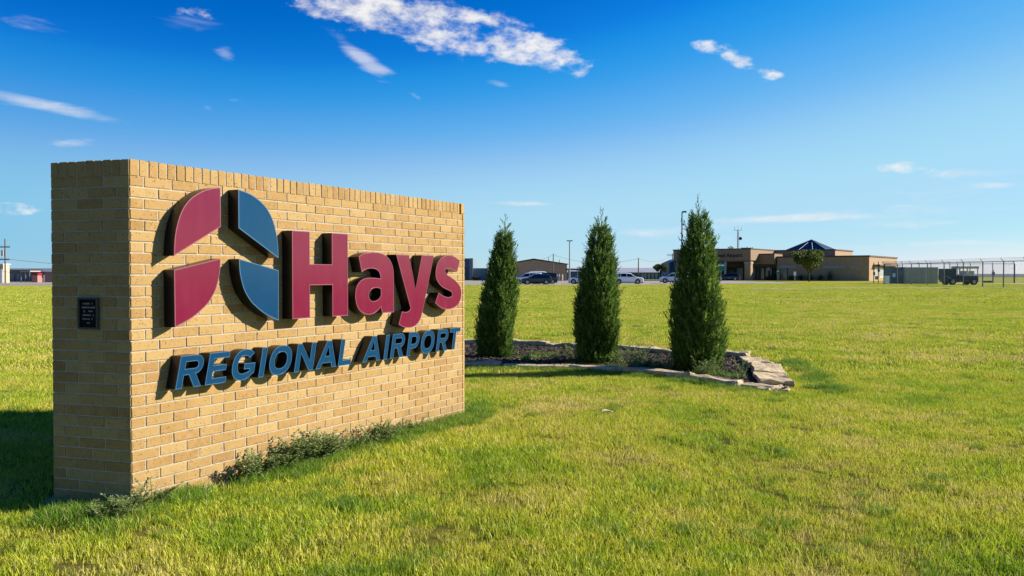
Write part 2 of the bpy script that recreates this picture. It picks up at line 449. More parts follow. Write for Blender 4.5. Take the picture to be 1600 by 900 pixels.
def strip(name, pts, w, m, dz):
    """a narrow path through ground points"""
    b = MB(); vs = []; fs = []
    for i, (x, y) in enumerate(pts):
        a = Vector(pts[max(0, i - 1)]); c = Vector(pts[min(len(pts) - 1, i + 1)])
        d = (c - a).normalized(); nrm = Vector((-d.y, d.x)) * w / 2
        for s in (1, -1):
            q = Vector((x, y)) + nrm * s; vs.append((q.x, q.y, gh(q.x, q.y) + dz))
    for i in range(len(pts) - 1): fs.append((2 * i, 2 * i + 1, 2 * i + 3, 2 * i + 2))
    o = b.add(vs, fs).build(name, m); tag(o, kind='structure'); return o
strip('path', [(24, 83.5), (34, 83), (46, 82), (58, 79), (75, 76)], 1.6, mat('path_concrete', (.52, .47, .40), .95, var=.12, vscale=1.0), .05)
strip('apron', [(64, 122), (80, 118), (110, 112), (160, 106)], 10, mat('apron_concrete', (.55, .51, .45), .95, var=.1, vscale=.5), .05)

def hill_ridge():
    b = MB(); vs = []; fs = []
    n = 140
    for i in range(n):
        x = -1500 + 4200 * i / (n - 1)
        y = 1500 + 90 * math.sin(i * .21)
        top = -.6 + 1.6 * noise.noise((x * .004, 3, 0)) + 1.1 * noise.noise((x * .02, 7, 0)) + 1.0 * sstep(x, 200, 900)
        vs += [(x, y - 260, -10.5), (x, y - 60, top - 2.0), (x, y, top), (x, y + 300, -11.5)]
    for i in range(n - 1):
        for k in range(3): fs.append((4 * i + k, 4 * i + 4 + k, 4 * i + 5 + k, 4 * i + 1 + k))
    b.add(vs, fs)
    o = b.build('hills', mat('far_woodland', (.085, .12, .115), .95, var=.3, vscale=.02), smooth=True)
    tag(o, kind='structure')
hill_ridge()

# ------------------------------------------------------------------ the brick sign
TH = R(29.28)
CORNER = Vector((-2.3306, 5.065, 0))
PHI = R(102.0)                                   # angle between front and end face
CO, ROW, JO = .067733, .1016, .0078
NCO, NROW = 30, 56
LF, LE, HT = NROW * CO, .6096, 30 * .067733 + .1016
sign = empty('monument_sign', CORNER, R(90) - TH)
tag(sign, 'tan brick monument sign reading Hays REGIONAL AIRPORT with a four piece emblem', 'sign')
e_dir = Vector((math.cos(PHI), math.sin(PHI)))
A0 = Vector((0, 0)); B0 = Vector((LF, 0)); A1 = e_dir * LE
m_dir = Vector((math.sin(PHI), -math.cos(PHI)))          # perpendicular of the end face, pointing away
t_dir = Vector((1, 0))
t_mir = t_dir - 2 * t_dir.dot(e_dir) * e_dir
B1 = A1 + t_mir * LF
# wall faces: (origin, direction, length), outward normal on the left of the direction reversed
FACES = {'front': (A0, (B0 - A0)), 'end': (A1, (A0 - A1)), 'rear': (B1, (A1 - B1)), 'far_end': (B0, (B1 - B0))}
def inset(poly, d):
    out = []
    n = len(poly)
    for i in range(n):
        p0, p1, p2 = poly[i - 1], poly[i], poly[(i + 1) % n]
        d0 = (p1 - p0).normalized(); d1 = (p2 - p1).normalized()
        n0 = Vector((-d0.y, d0.x)); n1 = Vector((-d1.y, d1.x))
        k = (n0 + n1); k = k / (k.length_squared) * 2
        out.append(p1 + k * d)
    return out
quad = [A0, B0, B1, A1]
MB().prism(inset(quad, .0045), -.05, HT - .003).build('mortar_core', MORTAR, sign)
MB().prism(inset(quad, -.05), -.3, -.002).build('footing', CONC, sign, bevel=.012)

def chamfer_box(L, D, Hh, c, seed):
    r = random.Random(seed)
    bm = bmesh.new(); bmesh.ops.create_cube(bm, size=1)
    for v in bm.verts: v.co = Vector((v.co.x * L, v.co.y * D, v.co.z * Hh))
    bmesh.ops.bevel(bm, geom=bm.edges[:], offset=c, segments=1, affect='EDGES')
    for v in bm.verts: v.co += Vector((r.uniform(-1, 1) * .0009, r.uniform(-1, 1) * .0007, r.uniform(-1, 1) * .0009))
    me = bpy.data.meshes.new('brick'); bm.to_mesh(me); bm.free(); me.materials.append(BRICK)
    return me
BR_CACHE = {}
def brick_mesh(L, Hh, k, D=.045):
    key = (round(L, 3), round(Hh, 3), k, D)
    if key not in BR_CACHE: BR_CACHE[key] = chamfer_box(L, D, Hh, .0028, hash(key) % 999)
    return BR_CACHE[key]
bricks = []
r_b = random.Random(5)
for fname, (o, dv) in FACES.items():
    L = dv.length; d = dv.normalized(); inn = Vector((-d.y, d.x))
    rot = math.atan2(d.y, d.x)
    def put(s0, s1, z0, z1, D=.045):
        cx = o + d * ((s0 + s1) / 2) + inn * (D / 2 + r_b.uniform(-.0014, .0014))
        M = Matrix.Translation((cx.x, cx.y, (z0 + z1) / 2)) @ Matrix.Rotation(rot + r_b.uniform(-1, 1) * .003, 4, 'Z') @ Matrix.Rotation(r_b.uniform(-1, 1) * .003, 4, 'X')
        bricks.append((fname, brick_mesh(s1 - s0, z1 - z0, r_b.randrange(3), D), M))
    for c in range(NCO):
        z1 = HT - ROW - c * CO; z0 = z1 - CO + JO
        if c == NCO - 1: z0 += .0
        s = 0.0
        if fname == 'end': first = .2032 if c % 2 == 0 else .1016
        else: first = .1016 if c % 2 == 0 else .2032
        step = first
        while s < L - .012:
            e = min(s + step, L)
            if L - e < .03: e = L
            put(s + JO / 2, e - JO / 2, z0, z1)
            s = e; step = .2032
    nr = round(L / CO)
    for i in range(nr):
        w = L / nr
        put(i * w + JO / 2, (i + 1) * w - JO / 2, HT - ROW + JO * .2, HT + r_b.uniform(-.002, .002), .09)
SM = Matrix.Translation(CORNER) @ Matrix.Rotation(R(90) - TH, 4, 'Z')
def px_area(item):
    fname, me, M = item
    if fname not in ('front', 'end'): return 0
    p = SM @ M.translation
    dx = max(abs(v.co.x) for v in me.vertices) * 2; dz = max(abs(v.co.z) for v in me.vertices) * 2
    nrm = (SM.to_3x3() @ M.to_3x3() @ Vector((0, -1, 0)))
    vw = (Vector((0, 0, EYE)) - p)
    return dx * dz * max(0, nrm.dot(vw.normalized())) / vw.length_squared
bricks.sort(key=px_area, reverse=True)
rest = MB()
for i, (fname, me, M) in enumerate(bricks):
    if i < 300:
        b = bpy.data.objects.new('brick', me); col.objects.link(b); b.parent = sign; b.matrix_local = M
    else:
        rest.add([M @ v.co for v in me.vertices], [tuple(p.vertices) for p in me.polygons])
ro = rest.build('brickwork', BRICK, sign); tag(ro, kind='stuff')

# letters -----------------------------------------------------------
def crom(pts, per=5):
    """closed outline: (x, y) smooth points, (x, y, 1) sharp corners"""
    n = len(pts); out = []
    P = [Vector(p[:2]) for p in pts]; K = [len(p) > 2 for p in pts]
    for i in range(n):
        p1, p2 = P[i], P[(i + 1) % n]
        if K[i] and K[(i + 1) % n]: out.append(p1); continue
        t1 = Vector((0, 0)) if K[i] else (p2 - P[i - 1]) * .5
        t2 = Vector((0, 0)) if K[(i + 1) % n] else (P[(i + 2) % n] - p1) * .5
        if K[i]: t1 = (p2 - p1) * 1.0 - t2 * .0
        if K[(i + 1) % n]: t2 = (p2 - p1)
        for k in range(per):
            t = k / per
            out.append(p1 * (2 * t ** 3 - 3 * t * t + 1) + t1 * (t ** 3 - 2 * t * t + t) + p2 * (-2 * t ** 3 + 3 * t * t) + t2 * (t ** 3 - t * t))
    return out
def area(l): return sum(l[i - 1].x * l[i].y - l[i].x * l[i - 1].y for i in range(len(l))) / 2
def inset_loop(l, d):
    n = len(l); out = []
    for i in range(n):
        d0 = (l[i] - l[i - 1]).normalized(); d1 = (l[(i + 1) % n] - l[i]).normalized()
        n0 = Vector((-d0.y, d0.x)); n1 = Vector((-d1.y, d1.x)); k = n0 + n1
        k = k * (2 / max(k.length_squared, .9)); out.append(l[i] + k * d)
    return out
def build_letter(loops, depth, fm, tm, parent, name='letter', rim=.006, wall_gap=.004, label=None):
    """channel letter: black return with a coloured face panel and a thin trim cap. Outer loop first, then holes"""
    L = []
    for i, l in enumerate(loops):
        l = [Vector(p) for p in l]
        if (area(l) > 0) != (i == 0): l.reverse()
        L.append(l)
    ret = MB(); yb, yf = -wall_gap, -(depth - .006)
    for l in L:
        n = len(l)
        ret.add([(p.x, yb, p.y) for p in l] + [(p.x, yf, p.y) for p in l], [(i, (i + 1) % n, n + (i + 1) % n, n + i) for i in range(n)])
    flat = [p for l in L for p in l]
    tess = tessellate_polygon([[Vector((p.x, p.y, 0)) for p in l] for l in L])
    ret.add([(p.x, yf, p.y) for p in flat], [tuple(t) for t in tess]); ret.add([(p.x, yb, p.y) for p in flat], [tuple(t) for t in tess])
    o = ret.build(name, BLACK, parent)
    if label: o['label'] = label
    I = [inset_loop(l, rim) for l in L]
    y0, y1 = yf - .0005, -depth + .0015
    fc = MB(); tess = tessellate_polygon([[Vector((p.x, p.y, 0)) for p in l] for l in I])
    flat = [p for l in I for p in l]
    def orient(tr, y):
        a, b, c = (flat[i] for i in tr)
        return tuple(tr) if ((b - a).x * (c - a).y - (b - a).y * (c - a).x) > 0 else (tr[0], tr[2], tr[1])
    fc.add([(p.x, y1, p.y) for p in flat], [orient(t, y1) for t in tess])
    fc.build('face', fm, o)
    tb = MB()
    for l, il in zip(L, I):
        n = len(l)
        vs = [(p.x, y0, p.y) for p in l] + [(p.x, -depth, p.y) for p in l] + [(p.x, -depth, p.y) for p in il] + [(p.x, y1 + .001, p.y) for p in il]
        fs = []
        for a in range(3):
            for i in range(n): fs.append((a * n + i, a * n + (i + 1) % n, (a + 1) * n + (i + 1) % n, (a + 1) * n + i))
        tb.add(vs, fs)
    tb.build('trim', tm, o)
    return o
DEP = .104
# emblem: four panels, right half mirrored about s = .681
def arc(p0, p1, c, n=18):
    """quarter-ellipse-like curve from p0 to p1 pulled towards c"""
    p0, p1, c = Vector(p0), Vector(p1), Vector(c); k = .5523
    q0 = p0 + (c - p0) * k; q1 = p1 + (c - p1) * k
    return [p0 * (1 - t) ** 3 + q0 * 3 * t * (1 - t) ** 2 + q1 * 3 * t * t * (1 - t) + p1 * t ** 3 for t in (i / n for i in range(n + 1))]
UL = crom([(.236, 1.546, 1), (.242, 1.645), (.258, 1.730), (.297, 1.832), (.361, 1.911), (.448, 1.966), (.525, 1.994), (.606, 2.009, 1), (.606, 1.746, 1)], 6)
LLp = crom([(.603, 1.535, 1), (.598, 1.452), (.582, 1.384), (.556, 1.318), (.514, 1.258), (.468, 1.214), (.362, 1.145), (.239, 1.095, 1), (.236, 1.458, 1)], 6)
mir = lambda l: [Vector((1.366 - p.x, p.y)) for p in l]
build_letter([UL], DEP, RED, RED_TRIM, sign, 'emblem_panel', label='upper maroon quarter panel of the emblem')
build_letter([mir(UL)], DEP, BLUE, BLUE_TRIM, sign, 'emblem_panel', label='upper blue quarter panel of the emblem')
build_letter([LLp], DEP, RED, RED_TRIM, sign, 'emblem_panel', label='lower maroon quarter panel of the emblem')
build_letter([mir(LLp)], DEP, BLUE, BLUE_TRIM, sign, 'emblem_panel', label='lower blue quarter panel of the emblem')
Hl = [(1.268, 1.752), (1.452, 1.752), (1.452, 1.506), (1.700, 1.506), (1.700, 1.752), (1.887, 1.752), (1.887, 1.098), (1.704, 1.098), (1.704, 1.346), (1.452, 1.346), (1.452, 1.098), (1.268, 1.098)]
build_letter([[Vector(p) for p in Hl]], DEP, RED, RED_TRIM, sign, label='maroon letter H')
al = [(2.023, 1.573, 1), (2.067, 1.592), (2.131, 1.606), (2.208, 1.612), (2.288, 1.610), (2.355, 1.596), (2.417, 1.566), (2.458, 1.522), (2.481, 1.470), (2.488, 1.400, 1), (2.488, 1.100, 1), (2.328, 1.100, 1), (2.308, 1.152, 1), (2.272, 1.125), (2.219, 1.102), (2.154, 1.093), (2.096, 1.102), (2.039, 1.129), (2.002, 1.167), (1.983, 1.213), (1.978, 1.261), (1.988, 1.310), (2.015, 1.354), (2.059, 1.382), (2.117, 1.397), (2.194, 1.400), (2.260, 1.396), (2.307, 1.392, 1), (2.300, 1.425), (2.280, 1.453), (2.247, 1.470), (2.195, 1.477), (2.143, 1.475), (2.098, 1.464), (2.060, 1.446, 1)]
ahl = [(2.310, 1.303, 1), (2.273, 1.314), (2.233, 1.315), (2.194, 1.305), (2.161, 1.282), (2.149, 1.258), (2.155, 1.232), (2.174, 1.212), (2.207, 1.203), (2.253, 1.209), (2.286, 1.225), (2.310, 1.254)]
yl = [(2.524, 1.600, 1), (2.708, 1.600, 1), (2.808, 1.290, 1), (2.908, 1.602, 1), (3.094, 1.602, 1), (2.957, 1.208, 1), (2.898, 1.054), (2.863, 1.004), (2.810, .968), (2.742, .953), (2.675, .955), (2.609, .969), (2.556, .992, 1), (2.606, 1.102, 1), (2.650, 1.094), (2.690, 1.097), (2.717, 1.110), (2.732, 1.127, 1)]
sl = [(3.539, 1.560, 1), (3.491, 1.450, 1), (3.429, 1.466), (3.365, 1.481), (3.315, 1.481), (3.287, 1.466), (3.289, 1.445), (3.326, 1.421), (3.429, 1.382), (3.508, 1.338), (3.553, 1.294), (3.567, 1.245), (3.553, 1.187), (3.508, 1.135), (3.429, 1.103), (3.342, 1.093), (3.257, 1.101), (3.182, 1.127), (3.117, 1.162, 1), (3.174, 1.256, 1), (3.241, 1.228), (3.325, 1.209), (3.377, 1.212), (3.403, 1.229), (3.398, 1.251), (3.360, 1.269), (3.258, 1.299), (3.191, 1.332), (3.142, 1.379), (3.126, 1.431), (3.134, 1.486), (3.167, 1.542), (3.225, 1.583), (3.301, 1.606), (3.378, 1.609), (3.460, 1.593)]
build_letter([crom(al), crom(ahl)], DEP, RED, RED_TRIM, sign, label='maroon letter a')
build_letter([crom(yl)], DEP, RED, RED_TRIM, sign, label='maroon letter y')
build_letter([crom(sl)], DEP, RED, RED_TRIM, sign, label='maroon letter s')

# small slanted capitals: upright outlines in cap heights, then sheared
CH, SL, BASE, SW = .207, .22, .701, .047
def el_loop(cx, cy, rx, ry, a0=0, a1=360, n=28, power=2.25):
    out = []
    for i in range(n + (0 if a1 - a0 >= 360 else 1)):
        a = R(a0 + (a1 - a0) * i / n); c, s_ = math.cos(a), math.sin(a)
        out.append((cx + rx * math.copysign(abs(c) ** (2 / power), c), cy + ry * math.copysign(abs(s_) ** (2 / power), s_)))
    return out
def cap(ch, w):
    t, h = SW, CH
    if ch == 'I': return [[(0, 0), (t, 0), (t, h), (0, h)]]
    if ch == 'E':
        k = t * .84
        return [[(0, 0), (w, 0), (w, k), (t, k), (t, h / 2 - k / 2), (w * .92, h / 2 - k / 2), (w * .92, h / 2 + k / 2), (t, h / 2 + k / 2), (t, h - k), (w, h - k), (w, h), (0, h)]]
    if ch == 'L':
        k = t * .86
        return [[(0, 0), (w, 0), (w, k), (t, k), (t, h), (0, h)]]
    if ch == 'T':
        k = t * .86
        return [[(w / 2 - t / 2, 0), (w / 2 + t / 2, 0), (w / 2 + t / 2, h - k), (w, h - k), (w, h), (0, h), (0, h - k), (w / 2 - t / 2, h - k)]]
    if ch == 'N':
        d = t * 1.12
        return [[(0, 0), (t, 0), (t, h - d * 1.35), (w - t * .95, 0), (w, 0), (w, h), (w - t, h), (w - t, d * 1.35), (t * .95, h), (0, h)]]
    if ch == 'A':
        a = w / 2; ty = h * .27; hy = h * .44; s = t * 1.06
        def xo(y): return a * .78 * y / h                        # outer left edge
        def xi(y): return xo(y) + s
        return [[(0, 0), (s, 0), (xi(ty * .68) , ty * .68), (w - xi(ty * .68), ty * .68), (w - s, 0), (w, 0), (w - xo(h), h), (xo(h), h)],
                [(xi(hy), hy), (w - xi(hy), hy), (a, h * .80)]]
    if ch == 'O':
        return [el_loop(w / 2, h / 2, w / 2, h / 2 * 1.02), el_loop(w / 2, h / 2, w / 2 - t, h / 2 - t * .92)]
    if ch in 'PR':
        by = h * (.38 if ch == 'P' else .40); cy = (h + by) / 2; ry = (h - by) / 2; cx = w * .97 - ry * 1.02; k = t * .84
        if ch == 'P': by = h * .30; cy = (h + by) / 2; ry = (h - by) / 2; cx = w * .97 - ry * 1.0
        bow = [(cx + ry * math.cos(a), cy + ry * math.sin(a)) for a in (R(-90 + 180 * i / 14) for i in range(15))]
        ri = ry - k
        hole = [(t, by + k)] + [(cx + ri * .95 * math.cos(a), cy + ri * math.sin(a)) for a in (R(-90 + 180 * i / 12) for i in range(13))] + [(t, h - k)]
        if ch == 'P': return [[(0, 0), (t, 0), (t, by)] + bow + [(0, h)], hole]
        leg = [(w * .44, by), (w - t * 1.18, 0), (w, 0), (w * .70, by + .006)]
        bow = [p for p in bow if p[0] > w * .72 or p[1] > cy]
        return [[(0, 0), (t, 0), (t, by)] + leg + bow + [(0, h)], hole]
    if ch == 'G':
        ox, oy = w / 2, h / 2
        k = t * .9
        outer = el_loop(ox, oy, w / 2, h / 2 * 1.02, 42, 318, 26)
        inner = el_loop(ox, oy, w / 2 - t, h / 2 - k, 42, 312, 22)
        gx = w * .985
        return [outer + [(gx, h * .20), (gx, h * .535), (w * .52, h * .535), (w * .52, h * .535 - k * .92), (gx - t, h * .535 - k * .92), (gx - t, h * .265)] + inner[::-1][2:]]
LET = [('R', .246, .196), ('E', .476, .169), ('G', .684, .208), ('I', .939, 0), ('O', 1.026, .218), ('N', 1.290, .198), ('A', 1.519, .232), ('L', 1.775, .150),
       ('A', 2.075, .232), ('I', 2.352, 0), ('R', 2.443, .190), ('P', 2.680, .172), ('O', 2.880, .213), ('R', 3.137, .188), ('T', 3.342, .180)]
for ch, x0, w in LET:
    loops = [[Vector((x0 + px + SL * py, BASE + py)) for px, py in l] for l in cap(ch, w)]
    build_letter(loops, .095, BLUE, BLUE_TRIM, sign, rim=.0035, label='blue slanted capital ' + ch)

# plaque on the shaded end face
def end_pt(s, z, out=0.0):
    """point on the end face, s from the near corner"""
    nrm = Vector((-e_dir.y, e_dir.x))
    p = e_dir * s + nrm * out
    return Vector((p.x, p.y, z))
def end_box(mb, s0, s1, z0, z1, o0, o1):
    vs = [end_pt(s, z, o) for o in (o0, o1) for (s, z) in ((s0, z0), (s1, z0), (s1, z1), (s0, z1))]
    mb.add(vs, [(0, 1, 2, 3), (4, 7, 6, 5), (0, 4, 5, 1), (1, 5, 6, 2), (2, 6, 7, 3), (3, 7, 4, 0)])
def end_hit(u, v):
    r = ray(u, v); rl = Matrix.Rotation(-(R(90) - TH), 3, 'Z') @ r
    o = Matrix.Rotation(-(R(90) - TH), 3, 'Z') @ (Vector((0, 0, EYE)) - CORNER)
    nrm = Vector((-e_dir.y, e_dir.x, 0)); k = -o.dot(nrm) / rl.dot(nrm)
    p = o + rl * k
    return p.x * e_dir.x + p.y * e_dir.y, p.z
s1, z1 = end_hit(124.5, 464.5); s0, z0 = end_hit(156, 514.5)
pq = empty('plaque'); pq.parent = sign
b = MB(); end_box(b, s0 + .008, s1 - .008, z0 + .008, z1 - .008, -.01, .012); b.build('plate', mat('plaque_black', (.010, .009, .007), .75, spec=.1), pq)
fr = MB(); w_ = .011
for q in ((s0, s1, z0, z0 + w_), (s0, s1, z1 - w_, z1), (s0, s0 + w_, z0 + w_ + .0005, z1 - w_ - .0005), (s1 - w_, s1, z0 + w_ + .0005, z1 - w_ - .0005)): end_box(fr, *q, -.01, .02)
fr.build('plaque_frame', mat('plaque_frame', (.11, .09, .065), .7), pq)
# worn unreadable engraving: short raised strokes in six centred lines
en = MB(); rr = random.Random(3); sc = (s0 + s1) / 2; hw = (s1 - s0) / 2 - .022
for i, frac in enumerate((.62, .95, .66, .8, .8, .45)):
    zc = z1 - .038 - i * (z1 - z0 - .07) / 5.3
    x = -hw * frac
    while x < hw * frac:
        l = rr.uniform(.004, .011)
        if rr.random() > .14: end_box(en, sc + x, sc + x + l, zc - rr.uniform(.004, .0065), zc + rr.uniform(.003, .006), .0115, .0130)
        x += l + .0035
en.build('engraving', mat('engraved_metal', (.30, .28, .24), .6), pq)

# ------------------------------------------------------------------ planting bed
def smooth_path(pts, n):
    P = [Vector(p) for p in pts]; out = []
    L = [0]
    for a, b_ in zip(P, P[1:]): L.append(L[-1] + (b_ - a).length)
    for i in range(n + 1):
        d = L[-1] * i / n
        for k in range(len(P) - 1):
            if L[k] <= d <= L[k + 1] + 1e-9:
                out.append(P[k].lerp(P[k + 1], (d - L[k]) / (L[k + 1] - L[k]))); break
    return out
front_line = [(-2.6, 13.3), (-1.3, 12.85), (-.71, 12.72), (.2, 12.68), (.95, 12.5), (1.6, 12.0), (2.18, 11.42), (2.72, 10.64), (3.16, 10.02)]
right_line = [(3.34, 10.0), (3.52, 10.9), (3.78, 12.2), (3.96, 13.5)]
back_line = [(3.95, 13.75), (2.9, 14.5), (2.0, 15.1), (1.2, 15.7), (.2, 16.2), (-.92, 16.5), (-2.6, 16.7)]
bed = empty('planting_bed', (1.2, 13.2, 0)); BO = Vector((1.2, 13.2))
tag(bed, 'mulched planting bed edged with pale flat limestone, holding three narrow junipers', 'garden bed')
MULCH = mat('bark_mulch', (.052, .036, .027), .95, var=.5, vscale=14, bump=1.0, bscale=50)
poly = [Vector(p) for p in front_line + right_line + back_line]
def in_poly(x, y, poly):
    c = False; n = len(poly)
    for i in range(n):
        a, b_ = poly[i - 1], poly[i]
        if (a.y > y) != (b_.y > y) and x < (b_.x - a.x) * (y - a.y) / (b_.y - a.y) + a.x: c = not c
    return c
def bed_h(x, y): return .045 + .035 * noise.noise((x * .9, y * .9, 2)) + .012 * noise.noise((x * 5, y * 5, 1))
b = MB(); gx = np.arange(-2.7, 4.2, .14); gy = np.arange(9.9, 16.9, .14); ids = {}; vs = []; fs = []
for j, y in enumerate(gy):
    for i, x in enumerate(gx): ids[i, j] = len(vs); vs.append((x - BO.x, y - BO.y, bed_h(x, y)))
for j in range(len(gy) - 1):
    for i in range(len(gx) - 1):
        if in_poly(gx[i] + .07, gy[j] + .07, poly): fs.append((ids[i, j], ids[i + 1, j], ids[i + 1, j + 1], ids[i, j + 1]))
b.add(vs, fs).build('mulch', MULCH, bed, smooth=True)
STONE = mat('limestone', (.66, .51, .30), .9, var=.42, vscale=10, bump=1.0, bscale=22)
def slab(Lx, Wy, Hz, seed):
    """rough split limestone slab"""
    r = random.Random(seed); bm = bmesh.new(); bmesh.ops.create_cube(bm, size=1)
    bmesh.ops.subdivide_edges(bm, edges=bm.edges[:], cuts=3, use_grid_fill=True)
    for v in bm.verts:
        v.co = Vector((v.co.x * Lx, v.co.y * Wy, v.co.z * Hz))
        q = v.co * 7 + Vector((seed * 3.1, 0, 0))
        v.co.x += .05 * noise.noise(q) * min(1, Lx); v.co.y += .05 * noise.noise(q + Vector((9, 0, 0))); v.co.z += .03 * noise.noise(q + Vector((0, 9, 0)))
    bmesh.ops.bevel(bm, geom=[e for e in bm.edges if e.calc_face_angle(0) > .8], offset=.012, segments=1, affect='EDGES')
    me = bpy.data.meshes.new('stone'); bm.to_mesh(me); bm.free(); me.materials.append(STONE)
    return me
r_s = random.Random(21)
def lay(path, wid, hgt, l0, l1, z0=0.0):
    P = [Vector(p) for p in path]; L = [0]
    for a, b_ in zip(P, P[1:]): L.append(L[-1] + (b_ - a).length)
    def pt(d):
        for k in range(len(P) - 1):
            if d <= L[k + 1]: return P[k].lerp(P[k + 1], max(0, d - L[k]) / (L[k + 1] - L[k]))
        return P[-1]
    d = 0
    while d < L[-1] - .05:
        l = min(r_s.uniform(l0, l1), L[-1] - d)
        if L[-1] - d - l < .12: l = L[-1] - d
        a, b_ = pt(d), pt(d + l); c = (a + b_) / 2; w = wid * r_s.uniform(.85, 1.15); h = hgt * r_s.uniform(.8, 1.2)
        o = bpy.data.objects.new('stone', slab(max(.1, (b_ - a).length - .025), w, h, r_s.randrange(999))); col.objects.link(o); o.parent = bed
        o.location = (c.x - BO.x + r_s.uniform(-.02, .02), c.y - BO.y + r_s.uniform(-.02, .02), z0 + h / 2 - .02)
        o.rotation_euler = (r_s.uniform(-.05, .05), r_s.uniform(-.03, .03), math.atan2(b_.y - a.y, b_.x - a.x) + r_s.uniform(-.05, .05))
        d += l
lay(front_line, .17, .095, .7, 1.3)
lay([(3.16, 9.98), (3.34, 10.55)], .36, .06, .5, .6)
lay([(3.34, 10.35), (3.44, 10.95), (3.68, 12.15), (3.88, 13.6)], .36, .10, .6, 1.05, .02)
lay(back_line, .20, .12, .5, 1.0, .02)
# loose bark chips, twigs and bed weeds
chips = MB(); r_c = random.Random(4); k = 0
while k < 5200:
    x, y = r_c.uniform(-1.4, 4.0), r_c.uniform(10, 16.5)
    if not in_poly(x, y, poly): continue
    k += 1
    M = Matrix.Translation((x - BO.x, y - BO.y, bed_h(x, y) + .008)) @ Matrix.Rotation(r_c.uniform(0, 6.28), 4, 'Z') @ Matrix.Rotation(r_c.uniform(-.6, .6), 4, 'X') @ Matrix.Rotation(r_c.uniform(-.5, .5), 4, 'Y')
    chips.box(-r_c.uniform(.012, .04), r_c.uniform(.012, .04), -.007, .009, -.004, .004, r_c.choice((0, 0, 0, 1, 2)), M)
co = chips.build('bark_chips', [mat('bark_dark', (.055, .036, .026), .9), mat('bark_grey', (.21, .17, .135), .9), mat('bark_red', (.10, .055, .035), .9)], bed)
tag(co, kind='stuff')

